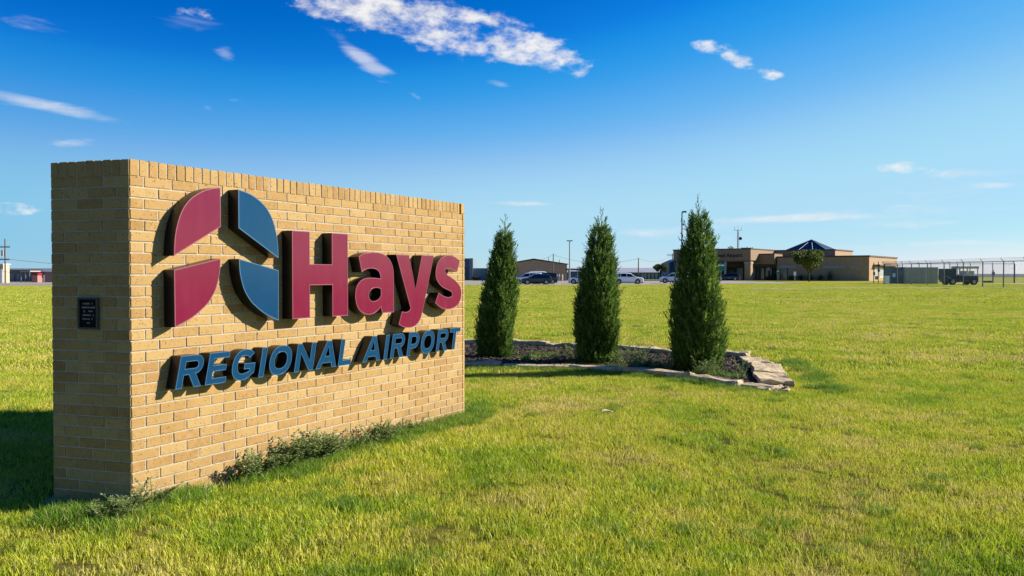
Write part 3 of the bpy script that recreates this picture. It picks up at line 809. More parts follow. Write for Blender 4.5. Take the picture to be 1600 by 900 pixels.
# ------------------------------------------------------------------ junipers
JUN = leaf_material('juniper_foliage', (.020, .066, .010), (.24, .35, .06), .38, 2.5, tone=True)
BARK = mat('juniper_bark', (.11, .07, .045), .95, var=.3, vscale=12, bump=.8, bscale=40)
def juniper(x, y, h, rmax, seed, label, lean=0.0, widest=.22):
    r = random.Random(seed)
    root = empty('juniper_tree', (x, y, gh(x, y) + .03)); tag(root, label, 'tree', 'narrow junipers in the planting bed')
    tr = MB(); tr.tube([(0, 0, -.05), (0, 0, .3), (lean * .4, 0, h * .5), (lean, 0, h * .93)], [.055, .045, .03, .006], 8)
    for k in range(26):
        z = r.uniform(.08, .8) * h; a = r.uniform(0, 6.28); l = rmax * .75 * (1 - z / h) + .05
        tr.tube([(lean * z / h, 0, z), (lean * z / h + math.cos(a) * l * .6, math.sin(a) * l * .6, z + l * .8), (lean * z / h + math.cos(a) * l, math.sin(a) * l, z + l * 1.9)], [.013, .008, .003], 5)
    tr.build('trunk', BARK, root, smooth=True)
    def prof(t):
        if t < widest: return rmax * (.78 + .22 * math.sin(t / widest * 1.5708))
        u = (t - widest) / (1 - widest)
        return rmax * max(0, (1 - u ** 1.45)) ** .82
    cr = MB(); vs, fs = [], []
    # solid core closing the crown, inner shade painted as a fixed dark tone
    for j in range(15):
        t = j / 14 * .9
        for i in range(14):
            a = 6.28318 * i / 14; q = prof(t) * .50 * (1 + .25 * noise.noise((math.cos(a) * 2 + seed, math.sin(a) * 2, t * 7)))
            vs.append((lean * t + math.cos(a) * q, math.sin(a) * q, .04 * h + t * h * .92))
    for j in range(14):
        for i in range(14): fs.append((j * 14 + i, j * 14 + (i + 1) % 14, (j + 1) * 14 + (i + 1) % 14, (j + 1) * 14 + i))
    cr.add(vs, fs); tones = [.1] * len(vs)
    vs, fs = [], []
    def spray(base, axis, ln, wd, nl):
        """a feathery upright spray: slim leaflets along a curved twig"""
        side = axis.cross(Vector((r.uniform(-1, 1), r.uniform(-1, 1), r.uniform(-.3, .3)))).normalized()
        t0 = len(vs); tn = r.random() ** 1.7
        nrm = axis.cross(side)
        for k in range(nl):
            t = (k + r.random() * .6) / nl
            s_ = 1 if k % 2 else -1
            p = base + axis * (ln * t) + nrm * r.uniform(-.006, .006)
            d = (axis * r.uniform(.75, 1.25) + side * s_ * r.uniform(.25, .75) + nrm * r.uniform(-.4, .4)).normalized()
            l = ln * r.uniform(.30, .5) * (1.05 - t * .55); w = wd * r.uniform(.7, 1.2)
            q = d.cross(nrm if r.random() < .6 else side).normalized() * w
            o = len(vs)
            vs.extend([p, p + d * l * .45 + q, p + d * l, p + d * l * .45 - q]); fs.append((o, o + 1, o + 2, o + 3))
        o = len(vs); q = side * wd * .5
        vs.extend([base - q, base + q, base + axis * ln * 1.08]); fs.append((o, o + 1, o + 2)); tones.extend([tn] * (len(vs) - t0))
    lumps = [(r.uniform(0, 6.28), r.uniform(.1, .9), r.uniform(.1, .35), r.uniform(.5, 1.0)) for _ in range(30)]
    N = 5200
    for k in range(N):
        t = 1 - math.sqrt(1 - r.random() * .985)
        t = min(.985, t * 1.02)
        a = r.uniform(0, 6.28318)
        lump = .06 * math.sin(3 * a + 9 * t + seed) + .11 * noise.noise((math.cos(a) * 2.2, math.sin(a) * 2.2, t * h * 3.2 + seed)) + .07 * noise.noise((math.cos(a) * 6, math.sin(a) * 6, t * h * 7 + seed))
        rad = prof(t) * (1 + lump * 1.9) * (1 - .46 * r.random() ** 1.5)
        base = Vector((lean * t + math.cos(a) * rad, math.sin(a) * rad, .02 * h + t * h * .97 - .04 * h * (1 - t)))
        out = Vector((math.cos(a), math.sin(a), 0))
        ax = (out * r.uniform(.22, .75) + Vector((0, 0, 1)) + Vector((r.uniform(-.25, .25), r.uniform(-.25, .25), 0))).normalized()
        ln = r.uniform(.07, .145) * (1.0 if t < .85 else .75)
        if r.random() < .10: ln *= 1.6
        spray(base, ax, ln, .0075, 9)
    # loose leaders that break the outline near the top and on the shoulders
    for k in range(80):
        t = r.uniform(.12, .97); a = r.uniform(0, 6.28); rad = prof(t) * .75
        base = Vector((lean * t + math.cos(a) * rad, math.sin(a) * rad, t * h * .97)); out = Vector((math.cos(a), math.sin(a), 0))
        ax = (out * r.uniform(.35, .9) + Vector((0, 0, 1))).normalized(); L = r.uniform(.12, .24) * (1 if t < .85 else .7)
        for q in range(7):
            spray(base + ax * L * q / 7, (ax + Vector((r.uniform(-.5, .5), r.uniform(-.5, .5), r.uniform(-.1, .3)))).normalized(), .07 * (1.1 - q / 10), .0045, 6)
    for q in range(14):
        z = h * (.86 + .135 * q / 13)
        spray(Vector((lean * .95 + r.uniform(-.02, .02), r.uniform(-.02, .02), z)), Vector((r.uniform(-.35, .35), r.uniform(-.35, .35), 1)).normalized(), .085, .0045, 7)
    cr.add(vs, fs)
    co_ = cr.build('crown', JUN, root)
    co_.data.attributes.new('tone', 'FLOAT', 'POINT').data.foreach_set('value', tones)
    return root
juniper(-.30, 13.9, 2.36, .275, 3, 'narrow dark green juniper nearest the brick sign', .20, .26)
juniper(1.32, 13.15, 2.41, .315, 8, 'narrow dark green juniper in the middle of the three', .10, .3)
juniper(2.69, 12.1, 2.52, .355, 14, 'tallest and widest juniper at the stone corner end of the bed', .03, .2)

# ------------------------------------------------------------------ grass
def tuft_mesh(name, size, blades, hmin, hmax, wid, seed, material, edge=1.0):
    r = np.random.default_rng(seed); vs, fs = [], []
    for k in range(blades):
        x, y = r.uniform(-size / 2, size / 2, 2)
        h = r.uniform(hmin, hmax); a = r.uniform(0, 6.283); w = wid * r.uniform(.6, 1.25)
        lean = r.uniform(.15, .95) * h; la = r.uniform(0, 6.283)
        dx, dy = math.cos(la) * lean, math.sin(la) * lean; ex, ey = math.cos(a) * w / 2, math.sin(a) * w / 2
        o = len(vs)
        vs += [(x - ex, y - ey, -.006), (x + ex, y + ey, -.006), (x + dx * .4 + ex * .8, y + dy * .4 + ey * .8, h * .62), (x + dx * .4 - ex * .8, y + dy * .4 - ey * .8, h * .62), (x + dx, y + dy, h)]
        fs += [(o, o + 1, o + 2, o + 3), (o + 3, o + 2, o + 4)]
    me = bpy.data.meshes.new(name); me.from_pydata(vs, [], fs); me.materials.append(material)
    return bpy.data.objects.new(name, me)
NEARV = [tuft_mesh('turf', .42, 760, .010, .054, .0036, 100 + i, GRASS) for i in range(6)]
MIDV = [tuft_mesh('turf', .95, 800, .014, .062, .0085, 200 + i, GRASS) for i in range(5)]
FARV = [tuft_mesh('turf', 2.4, 1300, .03, .075, .026, 300 + i, GRASS) for i in range(4)]
LUSHV = [tuft_mesh('turf', .30, 260, .05, .125, .0048, 400 + i, LUSH) for i in range(4)]
def instancer(name, variants, pts, idx, rot, scl):
    me = bpy.data.meshes.new(name); me.from_pydata([tuple(p) for p in pts], [], [])
    for nm, ty, data in (('pick', 'INT', idx), ('spin', 'FLOAT', rot), ('size', 'FLOAT', scl)):
        a = me.attributes.new(nm, ty, 'POINT'); a.data.foreach_set('value', data)
    o = bpy.data.objects.new(name, me); col.objects.link(o)
    g = bpy.data.node_groups.new(name, 'GeometryNodeTree')
    g.interface.new_socket('Geometry', in_out='INPUT', socket_type='NodeSocketGeometry'); g.interface.new_socket('Geometry', in_out='OUTPUT', socket_type='NodeSocketGeometry')
    gi = g.nodes.new('NodeGroupInput'); go = g.nodes.new('NodeGroupOutput')
    jn = g.nodes.new('GeometryNodeJoinGeometry')
    for v in reversed(variants):
        oi = g.nodes.new('GeometryNodeObjectInfo'); oi.inputs['Object'].default_value = v; oi.inputs['As Instance'].default_value = True
        g.links.new(oi.outputs['Geometry'], jn.inputs[0])
    ip = g.nodes.new('GeometryNodeInstanceOnPoints'); ip.inputs['Pick Instance'].default_value = True
    def attr(nm, ty):
        n = g.nodes.new('GeometryNodeInputNamedAttribute'); n.data_type = ty; n.inputs['Name'].default_value = nm
        return n.outputs['Attribute']
    cx = g.nodes.new('ShaderNodeCombineXYZ'); g.links.new(attr('spin', 'FLOAT'), cx.inputs[2])
    g.links.new(gi.outputs[0], ip.inputs['Points']); g.links.new(jn.outputs[0], ip.inputs['Instance'])
    g.links.new(attr('pick', 'INT'), ip.inputs['Instance Index']); g.links.new(cx.outputs[0], ip.inputs['Rotation']); g.links.new(attr('size', 'FLOAT'), ip.inputs['Scale'])
    g.links.new(ip.outputs[0], go.inputs[0])
    md = o.modifiers.new('turf', 'NODES'); md.node_group = g
    return o
signpoly = [(SM @ Vector((p.x, p.y, 0))).xy for p in quad]
signpoly = [Vector(p) for p in signpoly]
bed_in = inset(poly, .25) if area(poly) > 0 else inset(poly, -.25)
pts, idx, rot, scl = [], [], [], []
def scatter(y0, y1, step, base, nvar, s0, s1, half=.70, pad=1.2):
    y = y0
    while y < y1:
        x = -half * y - pad
        while x < half * y + pad:
            px, py = x + rng.uniform(-.4, .4) * step, y + rng.uniform(-.4, .4) * step
            x += step
            if in_poly(px, py, bed_in) or in_poly(px, py, signpoly): continue
            if py > 107 and px < -10: continue
            if px > 22 and py > 60 and abs(py - np.interp(px, [24, 34, 46, 58, 75], [83.5, 83, 82, 79, 76])) < 2.3: continue
            pts.append((px, py, gh(px, py))); idx.append(base + int(rng.integers(nvar))); rot.append(rng.uniform(0, 6.283)); bare = noise.noise((px * 1.3, py * 1.3, 21)) > .44
            scl.append((.45 if bare else 1.0) * rng.uniform(s0, s1) * (1 + .45 * noise.noise((px * .8, py * .8, 5)) + .25 * noise.noise((px * 2.6, py * 2.6, 9))))
        y += step
scatter(2.6, 12, .26, 0, 6, .8, 1.15)
scatter(12, 40, .62, 6, 5, .85, 1.15)
scatter(40, 122, 1.75, 11, 4, .85, 1.15, .66, 3)
# lush uncut fringe along the sign's foot and the bed's stones
def fringe(path, n, off, spread, s0=.6, s1=1.1):
    P = smooth_path(path, 400)
    for k in range(n):
        p = P[int(rng.integers(len(P)))]; q = p + Vector((rng.normal(0, spread), rng.normal(0, spread))) + Vector(off)
        if in_poly(q.x, q.y, signpoly): continue
        pts.append((q.x, q.y, gh(q.x, q.y))); idx.append(15 + int(rng.integers(4))); rot.append(rng.uniform(0, 6.283)); scl.append(rng.uniform(s0, s1))
W2 = lambda s, o: tuple((SM @ Vector((s, o, 0))).xy)
fringe([W2(.9, -.2), W2(3.8, -.16)], 100, (0, 0), .08, .4, .85)
fringe([W2(-.35, .1), W2(0, -.14), W2(.4, -.2)], 26, (-.08, -.06), .10, .45, .85)
fringe([W2(3.7, -.1), W2(4.1, .9)], 26, (.15, 0), .2, .5, .9)
fringe([(p[0], p[1] - .27) for p in front_line], 120, (-.03, -.06), .08, .4, .75)
fringe([(3.75, 9.9), (4.15, 11.2), (4.45, 13.6)], 40, (.05, 0), .10, .5, 1.0)
fringe([(-1.0, 14.6), (.4, 14.1), (2.0, 12.9)], 150, (0, 0), .5, .3, .75)
fringe([(1.5, 12.6), (2.3, 12.0), (2.9, 11.6)], 26, (0, 0), .2, .5, 1.1)
for k in range(420):                                     # coarser dark tufts that stand out of the mown turf
    y_ = 3.2 + 22 * rng.random() ** 1.4; x_ = rng.uniform(-.66, .66) * y_
    if in_poly(x_, y_, bed_in) or in_poly(x_, y_, signpoly): continue
    pts.append((x_, y_, gh(x_, y_))); idx.append(15 + int(rng.integers(4))); rot.append(rng.uniform(0, 6.283)); scl.append(rng.uniform(.25, .6))
lawn = instancer('lawn_grass', NEARV + MIDV + FARV + LUSHV, pts, idx, rot, scl)
tag(lawn, 'short sunlit yellow green lawn grass around the brick sign', 'grass', kind='stuff')

# ------------------------------------------------------------------ weeds at the sign's foot
WEED = leaf_material('weed_leaf', (.14, .21, .06), (.34, .41, .14), .38, 6)
WSTEM = mat('weed_stem', (.13, .14, .05), .8)
def weed_proto(seed, h, n, leafsize):
    r = random.Random(seed); st, lf = MB(), MB()
    for k in range(n):
        a = r.uniform(0, 6.28); ln = h * r.uniform(.6, 1.15); out = r.uniform(.3, 1.2) * h * .8
        p0 = Vector((r.uniform(-.03, .03), r.uniform(-.03, .03), 0)); p2 = p0 + Vector((math.cos(a) * out, math.sin(a) * out, ln)); p1 = p0.lerp(p2, .5) + Vector((0, 0, ln * .18))
        st.tube([p0, p1, p2], [.0028, .0022, .001], 4)
        m = r.randrange(9, 14)
        for q in range(m):
            t = .15 + .85 * q / (m - 1); p = p0.lerp(p1, t * 2) if t < .5 else p1.lerp(p2, t * 2 - 1)
            for s_ in (1, -1):
                la = a + s_ * r.uniform(.6, 1.7); L = leafsize * r.uniform(.6, 1.2) * (1.15 - .45 * t); w = L * r.uniform(.22, .34)
                d = Vector((math.cos(la), math.sin(la), r.uniform(-.1, .8))).normalized(); sd_ = d.cross(Vector((0, 0, 1))).normalized() * w; up = d.cross(sd_).normalized() * L * .08
                o = [p, p + d * L * .35 + sd_, p + d * L * .72 + sd_ * .75, p + d * L, p + d * L * .72 - sd_ * .75, p + d * L * .35 - sd_, p + d * L * .45 - up]
                lf.add(o, [(0, 1, 6), (1, 2, 6), (2, 3, 6), (3, 4, 6), (4, 5, 6), (5, 0, 6)])
    return st.mesh('stem', WSTEM), lf.mesh('leaves', WEED)
WP = [weed_proto(50 + i, h, n, l) for i, (h, n, l) in enumerate([(.12, 8, .026), (.09, 10, .023), (.16, 6, .028), (.07, 11, .022)])]
def weed_patch(spots, label):
    """a tangle of weeds that nobody could count: one object"""
    st, lf = MB(), MB()
    for x, y, z, k, sc_, a_ in spots:
        M = Matrix.Translation((x, y, z)) @ Matrix.Rotation(a_, 4, 'Z') @ Matrix.Scale(sc_, 4)
        for mb, me in zip((st, lf), WP[k]): mb.add([M @ v.co for v in me.vertices], [tuple(p.vertices) for p in me.polygons])
    root = lf.build('weeds', WEED); tag(root, label, 'weeds', kind='stuff')
    st.build('stem', WSTEM, root)
r_w = random.Random(77)
sp = []
for k in range(120):
    s_ = r_w.choice([r_w.gauss(1.15, .12), r_w.gauss(1.45, .22), r_w.gauss(1.95, .28), r_w.gauss(2.55, .3), r_w.uniform(.8, 3.7)])
    if not .72 < s_ < 3.75: continue
    x, y = W2(s_, -r_w.uniform(.05, .16)); sp.append((x, y, gh(x, y), r_w.randrange(4), r_w.uniform(.5, 1.3) * (1.2 if s_ < 1.7 else (1.0 if s_ < 2.4 else .8)), r_w.uniform(0, 6.28)))
weed_patch(sp, 'low scrubby weeds along the sunlit front foot of the brick sign')
sp = []
for k in range(17):
    s_ = r_w.uniform(-.30, .16); x, y = W2(s_, -.06 - r_w.uniform(.0, .07) - max(0, -s_) * .2)
    sp.append((x, y, gh(x, y), r_w.choice((0, 1, 0, 3, 2)), r_w.uniform(.65, 1.15), r_w.uniform(0, 6.28)))
weed_patch(sp, 'pale leafy weeds sprouting at the near corner of the brick sign')
sp = []
for k in range(46):
    x, y = r_w.choice([(r_w.gauss(2.75, .25), r_w.gauss(11.6, .2)), (r_w.uniform(.1, 2.4), r_w.uniform(12.5, 14.2)), (r_w.uniform(1.7, 2.3), r_w.gauss(12.2, .2))])
    if in_poly(x, y, poly): sp.append((x, y, bed_h(x, y), r_w.randrange(4), r_w.uniform(1.0, 1.7), r_w.uniform(0, 6.28)))
weed_patch(sp, 'green weeds growing in the dark mulch between the junipers')
# a dry leaf lying on the lawn
def lawn_hit(u, v):
    r = ray(u, v); k = -EYE / r.z; return r.x * k, r.y * k
lx, ly = lawn_hit(951, 650)
lf = MB(); pts_ = []
for i in range(9):
    t = i / 8; w = .022 * math.sin(math.pi * min(1, t * 1.15)) + .002
    pts_ += [(-.09 + .15 * t, -w, .03 + .012 * math.sin(t * 5)), (-.09 + .15 * t, 0, .022 + .012 * math.sin(t * 5)), (-.09 + .15 * t, w, .04 + .012 * math.sin(t * 5))]
lf.add(pts_, [(3 * i + k, 3 * i + 3 + k, 3 * i + 4 + k, 3 * i + 1 + k) for i in range(8) for k in range(2)])
dl = empty('dry_leaf', (lx, ly, .02), .6); tag(dl, 'curled pale dry leaf lying on the lawn', 'leaf')
lf.build('blade', mat('dry_leaf', (.50, .40, .27), .85, var=.2, vscale=30), dl)
MB().tube([(-.09, 0, .04), (-.15, .01, .055), (-.20, .03, .05)], [.003, .0025, .002], 5).build('stalk', mat('dry_stalk', (.34, .25, .15), .9), dl)

# ------------------------------------------------------------------ parked vehicles
def car(name, label, paint, loc, rz, L=4.75, Wd=1.9, H=1.74, boxy=0.0, plate=None):
    root = empty(name, loc, rz); tag(root, label, 'car', 'vehicles parked in front of the airport')
    k = L / 4.8; hz = H / 1.76; w0 = Wd / 1.94
    ST = [(0, .40, .74, .77, .72, .62), (.06, .30, .86, .90, .88, .74), (.35, .25, .97, 1.01, .94, .80), (1.15, .24, 1.05, 1.10, .97, .84), (1.95 - .25 * boxy, .24, 1.07, 1.66, .97, .68),
          (2.7, .24, 1.08, 1.755, .97, .70), (3.6, .24, 1.09, 1.75, .97, .70), (4.25 + .2 * boxy, .24, 1.10, 1.70, .97, .68), (4.58 + .1 * boxy, .26, 1.10, 1.36 + .2 * boxy, .95, .72), (4.72, .32, 1.02, 1.10 + .1 * boxy, .92, .78), (4.8, .45, .86, .90, .86, .74)]
    ST = [(x * k, zb * hz, zbe * hz, zr * hz, w * w0, wr * w0) for x, zb, zbe, zr, w, wr in ST]
    def ring(s):
        x, zb, ze, zr, w, wr = s; X = x - L / 2
        half = [(.86 * w, zb), (w, zb + .16), (w * 1.0, (zb + ze) / 2), (w * .985, ze - .10), (.955 * w, ze), (wr, zr - .05 if zr - ze > .2 else zr - .012), (wr * .82, zr), (0, zr + .012)]
        return [(X, -y, z) for y, z in half] + [(X, y, z) for y, z in half[-2::-1]]
    rings = [ring(s) for s in ST]; n = len(rings[0])
    b = MB(); b.add([v for r_ in rings for v in r_], [(i * n + q, i * n + q + 1, (i + 1) * n + q + 1, (i + 1) * n + q) for i in range(len(rings) - 1) for q in range(n - 1)] + [((i + 1) * n, (i + 1) * n + n - 1, i * n + n - 1, i * n) for i in range(len(rings) - 1)] + [tuple(range(n)), tuple(range(len(rings) * n - 1, (len(rings) - 1) * n - 1, -1))])
    b.build('body', paint, root, smooth=False, bevel=.02)
    def pt(x, q, side):
        X = x - L / 2
        for i in range(len(rings) - 1):
            if rings[i][0][0] <= X <= rings[i + 1][0][0]:
                t = (X - rings[i][0][0]) / (rings[i + 1][0][0] - rings[i][0][0])
                a = Vector(rings[i][4]).lerp(Vector(rings[i + 1][4]), t); c = Vector(rings[i][5]).lerp(Vector(rings[i + 1][5]), t)
                p = a.lerp(c, q); p.y -= .012; p.z += .004; p.y *= side; return p
    for side in (1, -1):
        for x0a, x0b, x1 in ((1.42, 2.0, 2.58), (2.68, 2.68, 3.5), (3.6, 3.6, 4.34)):
            q1 = .86 if x1 < 4 else .8
            MB().add([pt(x0a * k, .1, side), pt(x1 * k, .1, side), pt((x1 - (.1 if x1 > 4 else 0)) * k, q1, side), pt(x0b * k, q1, side)], [(0, 1, 2, 3)]).build('side_window', GLASS, root)
    def across(i, j, q0, q1, nm, off):
        r0, r1 = rings[i], rings[j]
        P = []
        for t, idx in ((q0, (5, n - 6)), (q1, (5, n - 6))):
            for id_ in idx:
                p = Vector(r0[id_]).lerp(Vector(r1[id_]), t); p.z += .02; p.x += off; p.y *= .93; P.append(p)
        MB().add(P, [(0, 1, 3, 2)]).build(nm, GLASS, root)
    across(3, 4, .08, .93, 'windscreen', -.02)
    across(8, 7, .1, .9, 'rear_window', .02)
    for x in (.93, 3.85):
        for s_ in (1, -1):
            wr_ = .36; X = x * k - L / 2; Y = s_ * (.97 * w0 - .10)
            MB().tube([(X, Y - .02 * s_, .38), (X, Y + .115 * s_, .38)], .44, 20).build('wheel_well_dark', BLACK, root)  # black disc paints the dark hollow of the wheel well
            wh = MB().tube([(X, Y - .08 * s_, wr_), (X, Y + .13 * s_, wr_)], wr_, 20).build('wheel', TYRE, root, bevel=.03)
            rm = MB().tube([(X, Y + .10 * s_, wr_), (X, Y + .138 * s_, wr_)], .23, 16)
            rm.build('rim', RIM, wh)
    for s_ in (1, -1):
        MB().box(.02 * k - L / 2, .30 * k - L / 2, s_ * .62 - .17, s_ * .62 + .17, .74 * hz, .86 * hz).build('headlight', mat('lamp_glass', (.75, .77, .8), .15, spec=.6), root, bevel=.02)
        MB().box(4.66 * k - L / 2, 4.80 * k - L / 2, s_ * .74 - .10, s_ * .74 + .10, .82 * hz, 1.04 * hz).build('tail_light', mat('tail_lamp', (.28, .012, .012), .2, spec=.5), root)
        MB().box(1.35 * k - L / 2, 1.5 * k - L / 2, s_ * 1.05 - .1, s_ * 1.05 + .1, 1.02 * hz, 1.18 * hz).build('mirror', BLACK, root, bevel=.02)
    MB().box(-L / 2 - .012, -L / 2 + .2, -.48, .48, .46 * hz, .72 * hz).build('grille', BLACK, root, bevel=.02)
    MB().box(-L / 2 + .05, L / 2 - .05, -.80 * w0, .80 * w0, .16, .30).build('underbody', BLACK, root)
    return root
def gp(u, Y, dz=.03):
    p = at(u, 430, Y); return (p.x, Y, gh(p.x, Y) + dz)
P_WHITE = mat('white_car_paint', (1.15, 1.15, 1.15), .25, coat=.5)
P_NAVY = mat('navy_car_paint', (.018, .024, .045), .22, coat=.6)
P_BLACK = mat('black_car_paint', (.012, .013, .016), .22, coat=.6)
P_SILVER = mat('silver_car_paint', (.95, .97, 1.0), .3, metal=.1, coat=.5)
car('parked_car', 'dark navy estate car parked nearest behind the left juniper', P_NAVY, gp(838, 131), R(4), 4.9, 1.9, 1.66)
car('parked_car', 'black sport utility vehicle behind the navy car', P_BLACK, gp(849, 139), R(8), 4.6, 1.9, 1.86, 1)
car('parked_car', 'white car with its nose showing left of the navy car', P_WHITE, gp(826, 137), R(-6), 5.2, 1.95, 1.88, 0)
car('parked_van', 'white van roof showing above the navy car', P_WHITE, gp(833, 147), R(0), 5.0, 1.95, 2.1, 1)
car('parked_car', 'white car showing its nose left of the middle juniper', P_WHITE, gp(911, 137), R(-14), 4.7, 1.9, 1.66)
car('parked_car', 'white sport utility vehicle parked right of the middle juniper', P_WHITE, gp(981, 134), R(176), 4.95, 1.95, 1.80)
car('parked_car', 'silver white car half hidden left of the tallest juniper', P_SILVER, gp(1053, 138), R(-10), 4.75, 1.9, 1.74)
car('parked_car', 'car under the terminal entrance canopy, painted black to stand for the shade', P_BLACK, gp(1139, 171, .05), R(-24), 4.6, 1.85, 1.5)  # a pale car; black paint puts the canopy's shade into its colour

# ------------------------------------------------------------------ terminal building
PHT = R(36)                                                  # the facade is turned: its right end is nearer
TC = at(1358, 430, 165); TC.z = -.35
term = empty('terminal_building', TC, -PHT)
tag(term, 'long tan brick terminal with entrance canopy and dark glass pyramid skylight', 'building')
fx = Vector((math.cos(PHT), -math.sin(PHT), 0)); fy = Vector((math.sin(PHT), math.cos(PHT), 0))
def fac(u, v, dy=0.0):
    """photo point -> local (x, z) on the plane dy behind the facade line"""
    r = ray(u, v); o = Vector((0, 0, EYE)); p0 = TC + fy * dy
    k = (p0 - o).dot(fy) / r.dot(fy); p = o + r * k
    return (p - TC).dot(fx), p.z - TC.z
def fbox(nm, u0, u1, v0, v1, y0, y1, m, parent=term, z0=None, ref=None):
    """box whose front face spans the photo rectangle on plane y0"""
    ry = y0 if ref is None else ref
    xa, za = fac(u0, v1, ry); xb, zb = fac(u1, v0, ry)
    return MB().box(xa, xb, y0, y1, za if z0 is None else z0, zb).build(nm, m, parent)
XL = fac(1214, 420)[0]; ZR = fac(1358, 401)[1]
rb = MB().box(XL, 0, 0, 26, 0, ZR).build('wall', TERM, term)
MB().box(XL - .05, .15, -.15, 26.15, ZR + .003, ZR + .28).build('coping', CAP, term)
# clerestory strips on the shaded front, each a window
for u0, u1 in ((1286, 1320), (1328, 1343), (1352, 1357.4), (1219, 1244)):
    xa, za = fac(u0, 419); xb, zb = fac(u1, 415)
    w_ = MB().box(xa, xb, -.06, .2, za, zb).build('window', mat('pale_window_frame', (.42, .40, .37), .6), term)
    MB().box(xa + .12, xb - .12, -.09, -.05, za + .1, zb - .1).build('pane', mat('clerestory_glass', (.30, .32, .33), .25, spec=.5), w_)
MB().box(-1.2, 1.1, 3.0, 24.5, fac(1358, 413.5)[1] - .15, fac(1358, 413.5)[1] + .05).build('awning', CAP, term)
for k in range(5): 
    w_ = MB().box(-.1, .06, 4.5 + 4.4 * k, 7.6 + 4.4 * k, 1.0, 3.0).build('window', WHITE, term)
    MB().box(.0, .09, 4.7 + 4.4 * k, 7.4 + 4.4 * k, 1.15, 2.85).build('pane', mat('side_glass', (.45, .47, .48), .3), w_)
# upper block and pyramid
xa, za = fac(1206, 401, 9); xb, zb = fac(1305, 391, 9)
MB().box(xa, xb, 9, 23.5, ZR - .5, zb).build('upper_wall', TERM, term)
MB().box(xa - .1, xb + .15, 8.85, 23.65, zb + .003, zb + .25).build('coping', CAP, term)
px0, pz = fac(1231, 391.5, 11); px1, _ = fac(1299, 391.5, 11); apx, apz = fac(1268, 374.5, 16)
PYR = mat('blue_glass_pyramid', (.012, .017, .032), .12, spec=.6)
cx_ = apx; hw = 4.4
pyr = MB().add([(cx_ - hw, 16 - hw, zb + .25), (cx_ + hw, 16 - hw, zb + .25), (cx_ + hw, 16 + hw, zb + .25), (cx_ - hw, 16 + hw, zb + .25), (cx_, 16, apz)], [(0, 1, 4), (1, 2, 4), (2, 3, 4), (3, 0, 4)]).build('pyramid_skylight', PYR, term)
rib = MB(); ap = Vector((cx_, 16, apz + .03))
for c0, c1 in (((-1, -1), (1, -1)), ((1, -1), (1, 1)), ((1, 1), (-1, 1)), ((-1, 1), (-1, -1))):
    for t in (0, .33, .67):
        q = Vector((cx_ + hw * (c0[0] + (c1[0] - c0[0]) * t), 16 + hw * (c0[1] + (c1[1] - c0[1]) * t), zb + .28))
        top = ap if t == 0 else q.lerp(Vector((cx_ + hw * (c0[0] + c1[0]) / 2 * 1.0, 16 + hw * (c0[1] + c1[1]) / 2, zb + .28)), .02).lerp(ap, .72 if t else 1)
        rib.tube([q, top], .07, 5)
rib.build('mullion', mat('skylight_bar', (.55, .57, .6), .5), pyr)
# middle recess with glass entrance
mb0, mz = fac(1172, 398, -1.0); mb1, _ = fac(1214, 398, -1.0)
xl = fac(1168, 420)[0]
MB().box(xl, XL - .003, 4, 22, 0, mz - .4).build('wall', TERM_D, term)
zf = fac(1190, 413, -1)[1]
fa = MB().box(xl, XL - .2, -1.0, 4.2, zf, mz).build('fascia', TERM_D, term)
MB().box(xl + .02, XL - .22, -1.12, 4.3, mz + .003, mz + .2).build('coping', CAP, fa)
for i, (u0, u1) in enumerate(((1175, 1186), (1189, 1195), (1196, 1201.5), (1202.5, 1207), (1208, 1212))):
    a0 = fac(u0, 430, 3.9)[0]; a1 = fac(u1, 430, 3.9)[0]
    w_ = MB().box(a0, a1, 3.8, 3.99, .1, zf - .6).build('door' if i in (1, 2, 3) else 'window', DARKSTEEL, term)
    MB().box(a0 + .1, a1 - .1, 3.76, 3.82, .2, zf - .75).build('pane', mat('entrance_glass', (.012, .03, .036), .1, spec=.5), w_)
pa = fac(1200.5, 419, 3.7)[0]
MB().box(pa - .3, pa + .3, 3.70, 3.74, fac(1200, 423, 3.7)[1], fac(1200, 418, 3.7)[1]).build('notice', WHITE, term)
a0 = fac(1219, 430)[0]; a1 = fac(1231, 430)[0]
w_ = MB().box(a0, a1, -.05, .2, .1, fac(1225, 417)[1]).build('door', DARKSTEEL, term); MB().box(a0 + .12, a1 - .12, -.08, -.04, .3, fac(1225, 418)[1]).build('pane', GLASS, w_)
# entrance canopy on the left
ca0, cz = fac(1052, 391.5, -6); ca1, _ = fac(1173, 391.5, -6)
czf = fac(1150, 407, -6)[1]
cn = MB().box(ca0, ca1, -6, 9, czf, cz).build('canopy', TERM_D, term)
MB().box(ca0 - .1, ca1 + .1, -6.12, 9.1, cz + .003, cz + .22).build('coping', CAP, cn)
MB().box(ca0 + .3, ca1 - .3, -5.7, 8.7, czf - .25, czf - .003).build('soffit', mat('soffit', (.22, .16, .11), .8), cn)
for u0, u1 in ((1163, 1172.5), (1054, 1063), (1131, 1134.5), (1096, 1100)):
    a0 = fac(u0, 430, -6)[0]; a1 = fac(u1, 430, -6)[0]; wd = a1 - a0
    col_ = MB().box(a0, a1, -5.9, -5.9 + wd, 0, czf - .26).build('column', TERM if wd > .8 else GALV, term)
    if wd > .8: MB().box(a0 - .08, a1 + .08, -5.98, -5.82 + wd, czf - .75, czf - .27).build('capital', mat('pale_band', (.40, .37, .32), .8), col_)
MB().box(ca0 + .5, xl - .003, 8, 22, 0, czf + .4).build('wall', TERM_D, term)
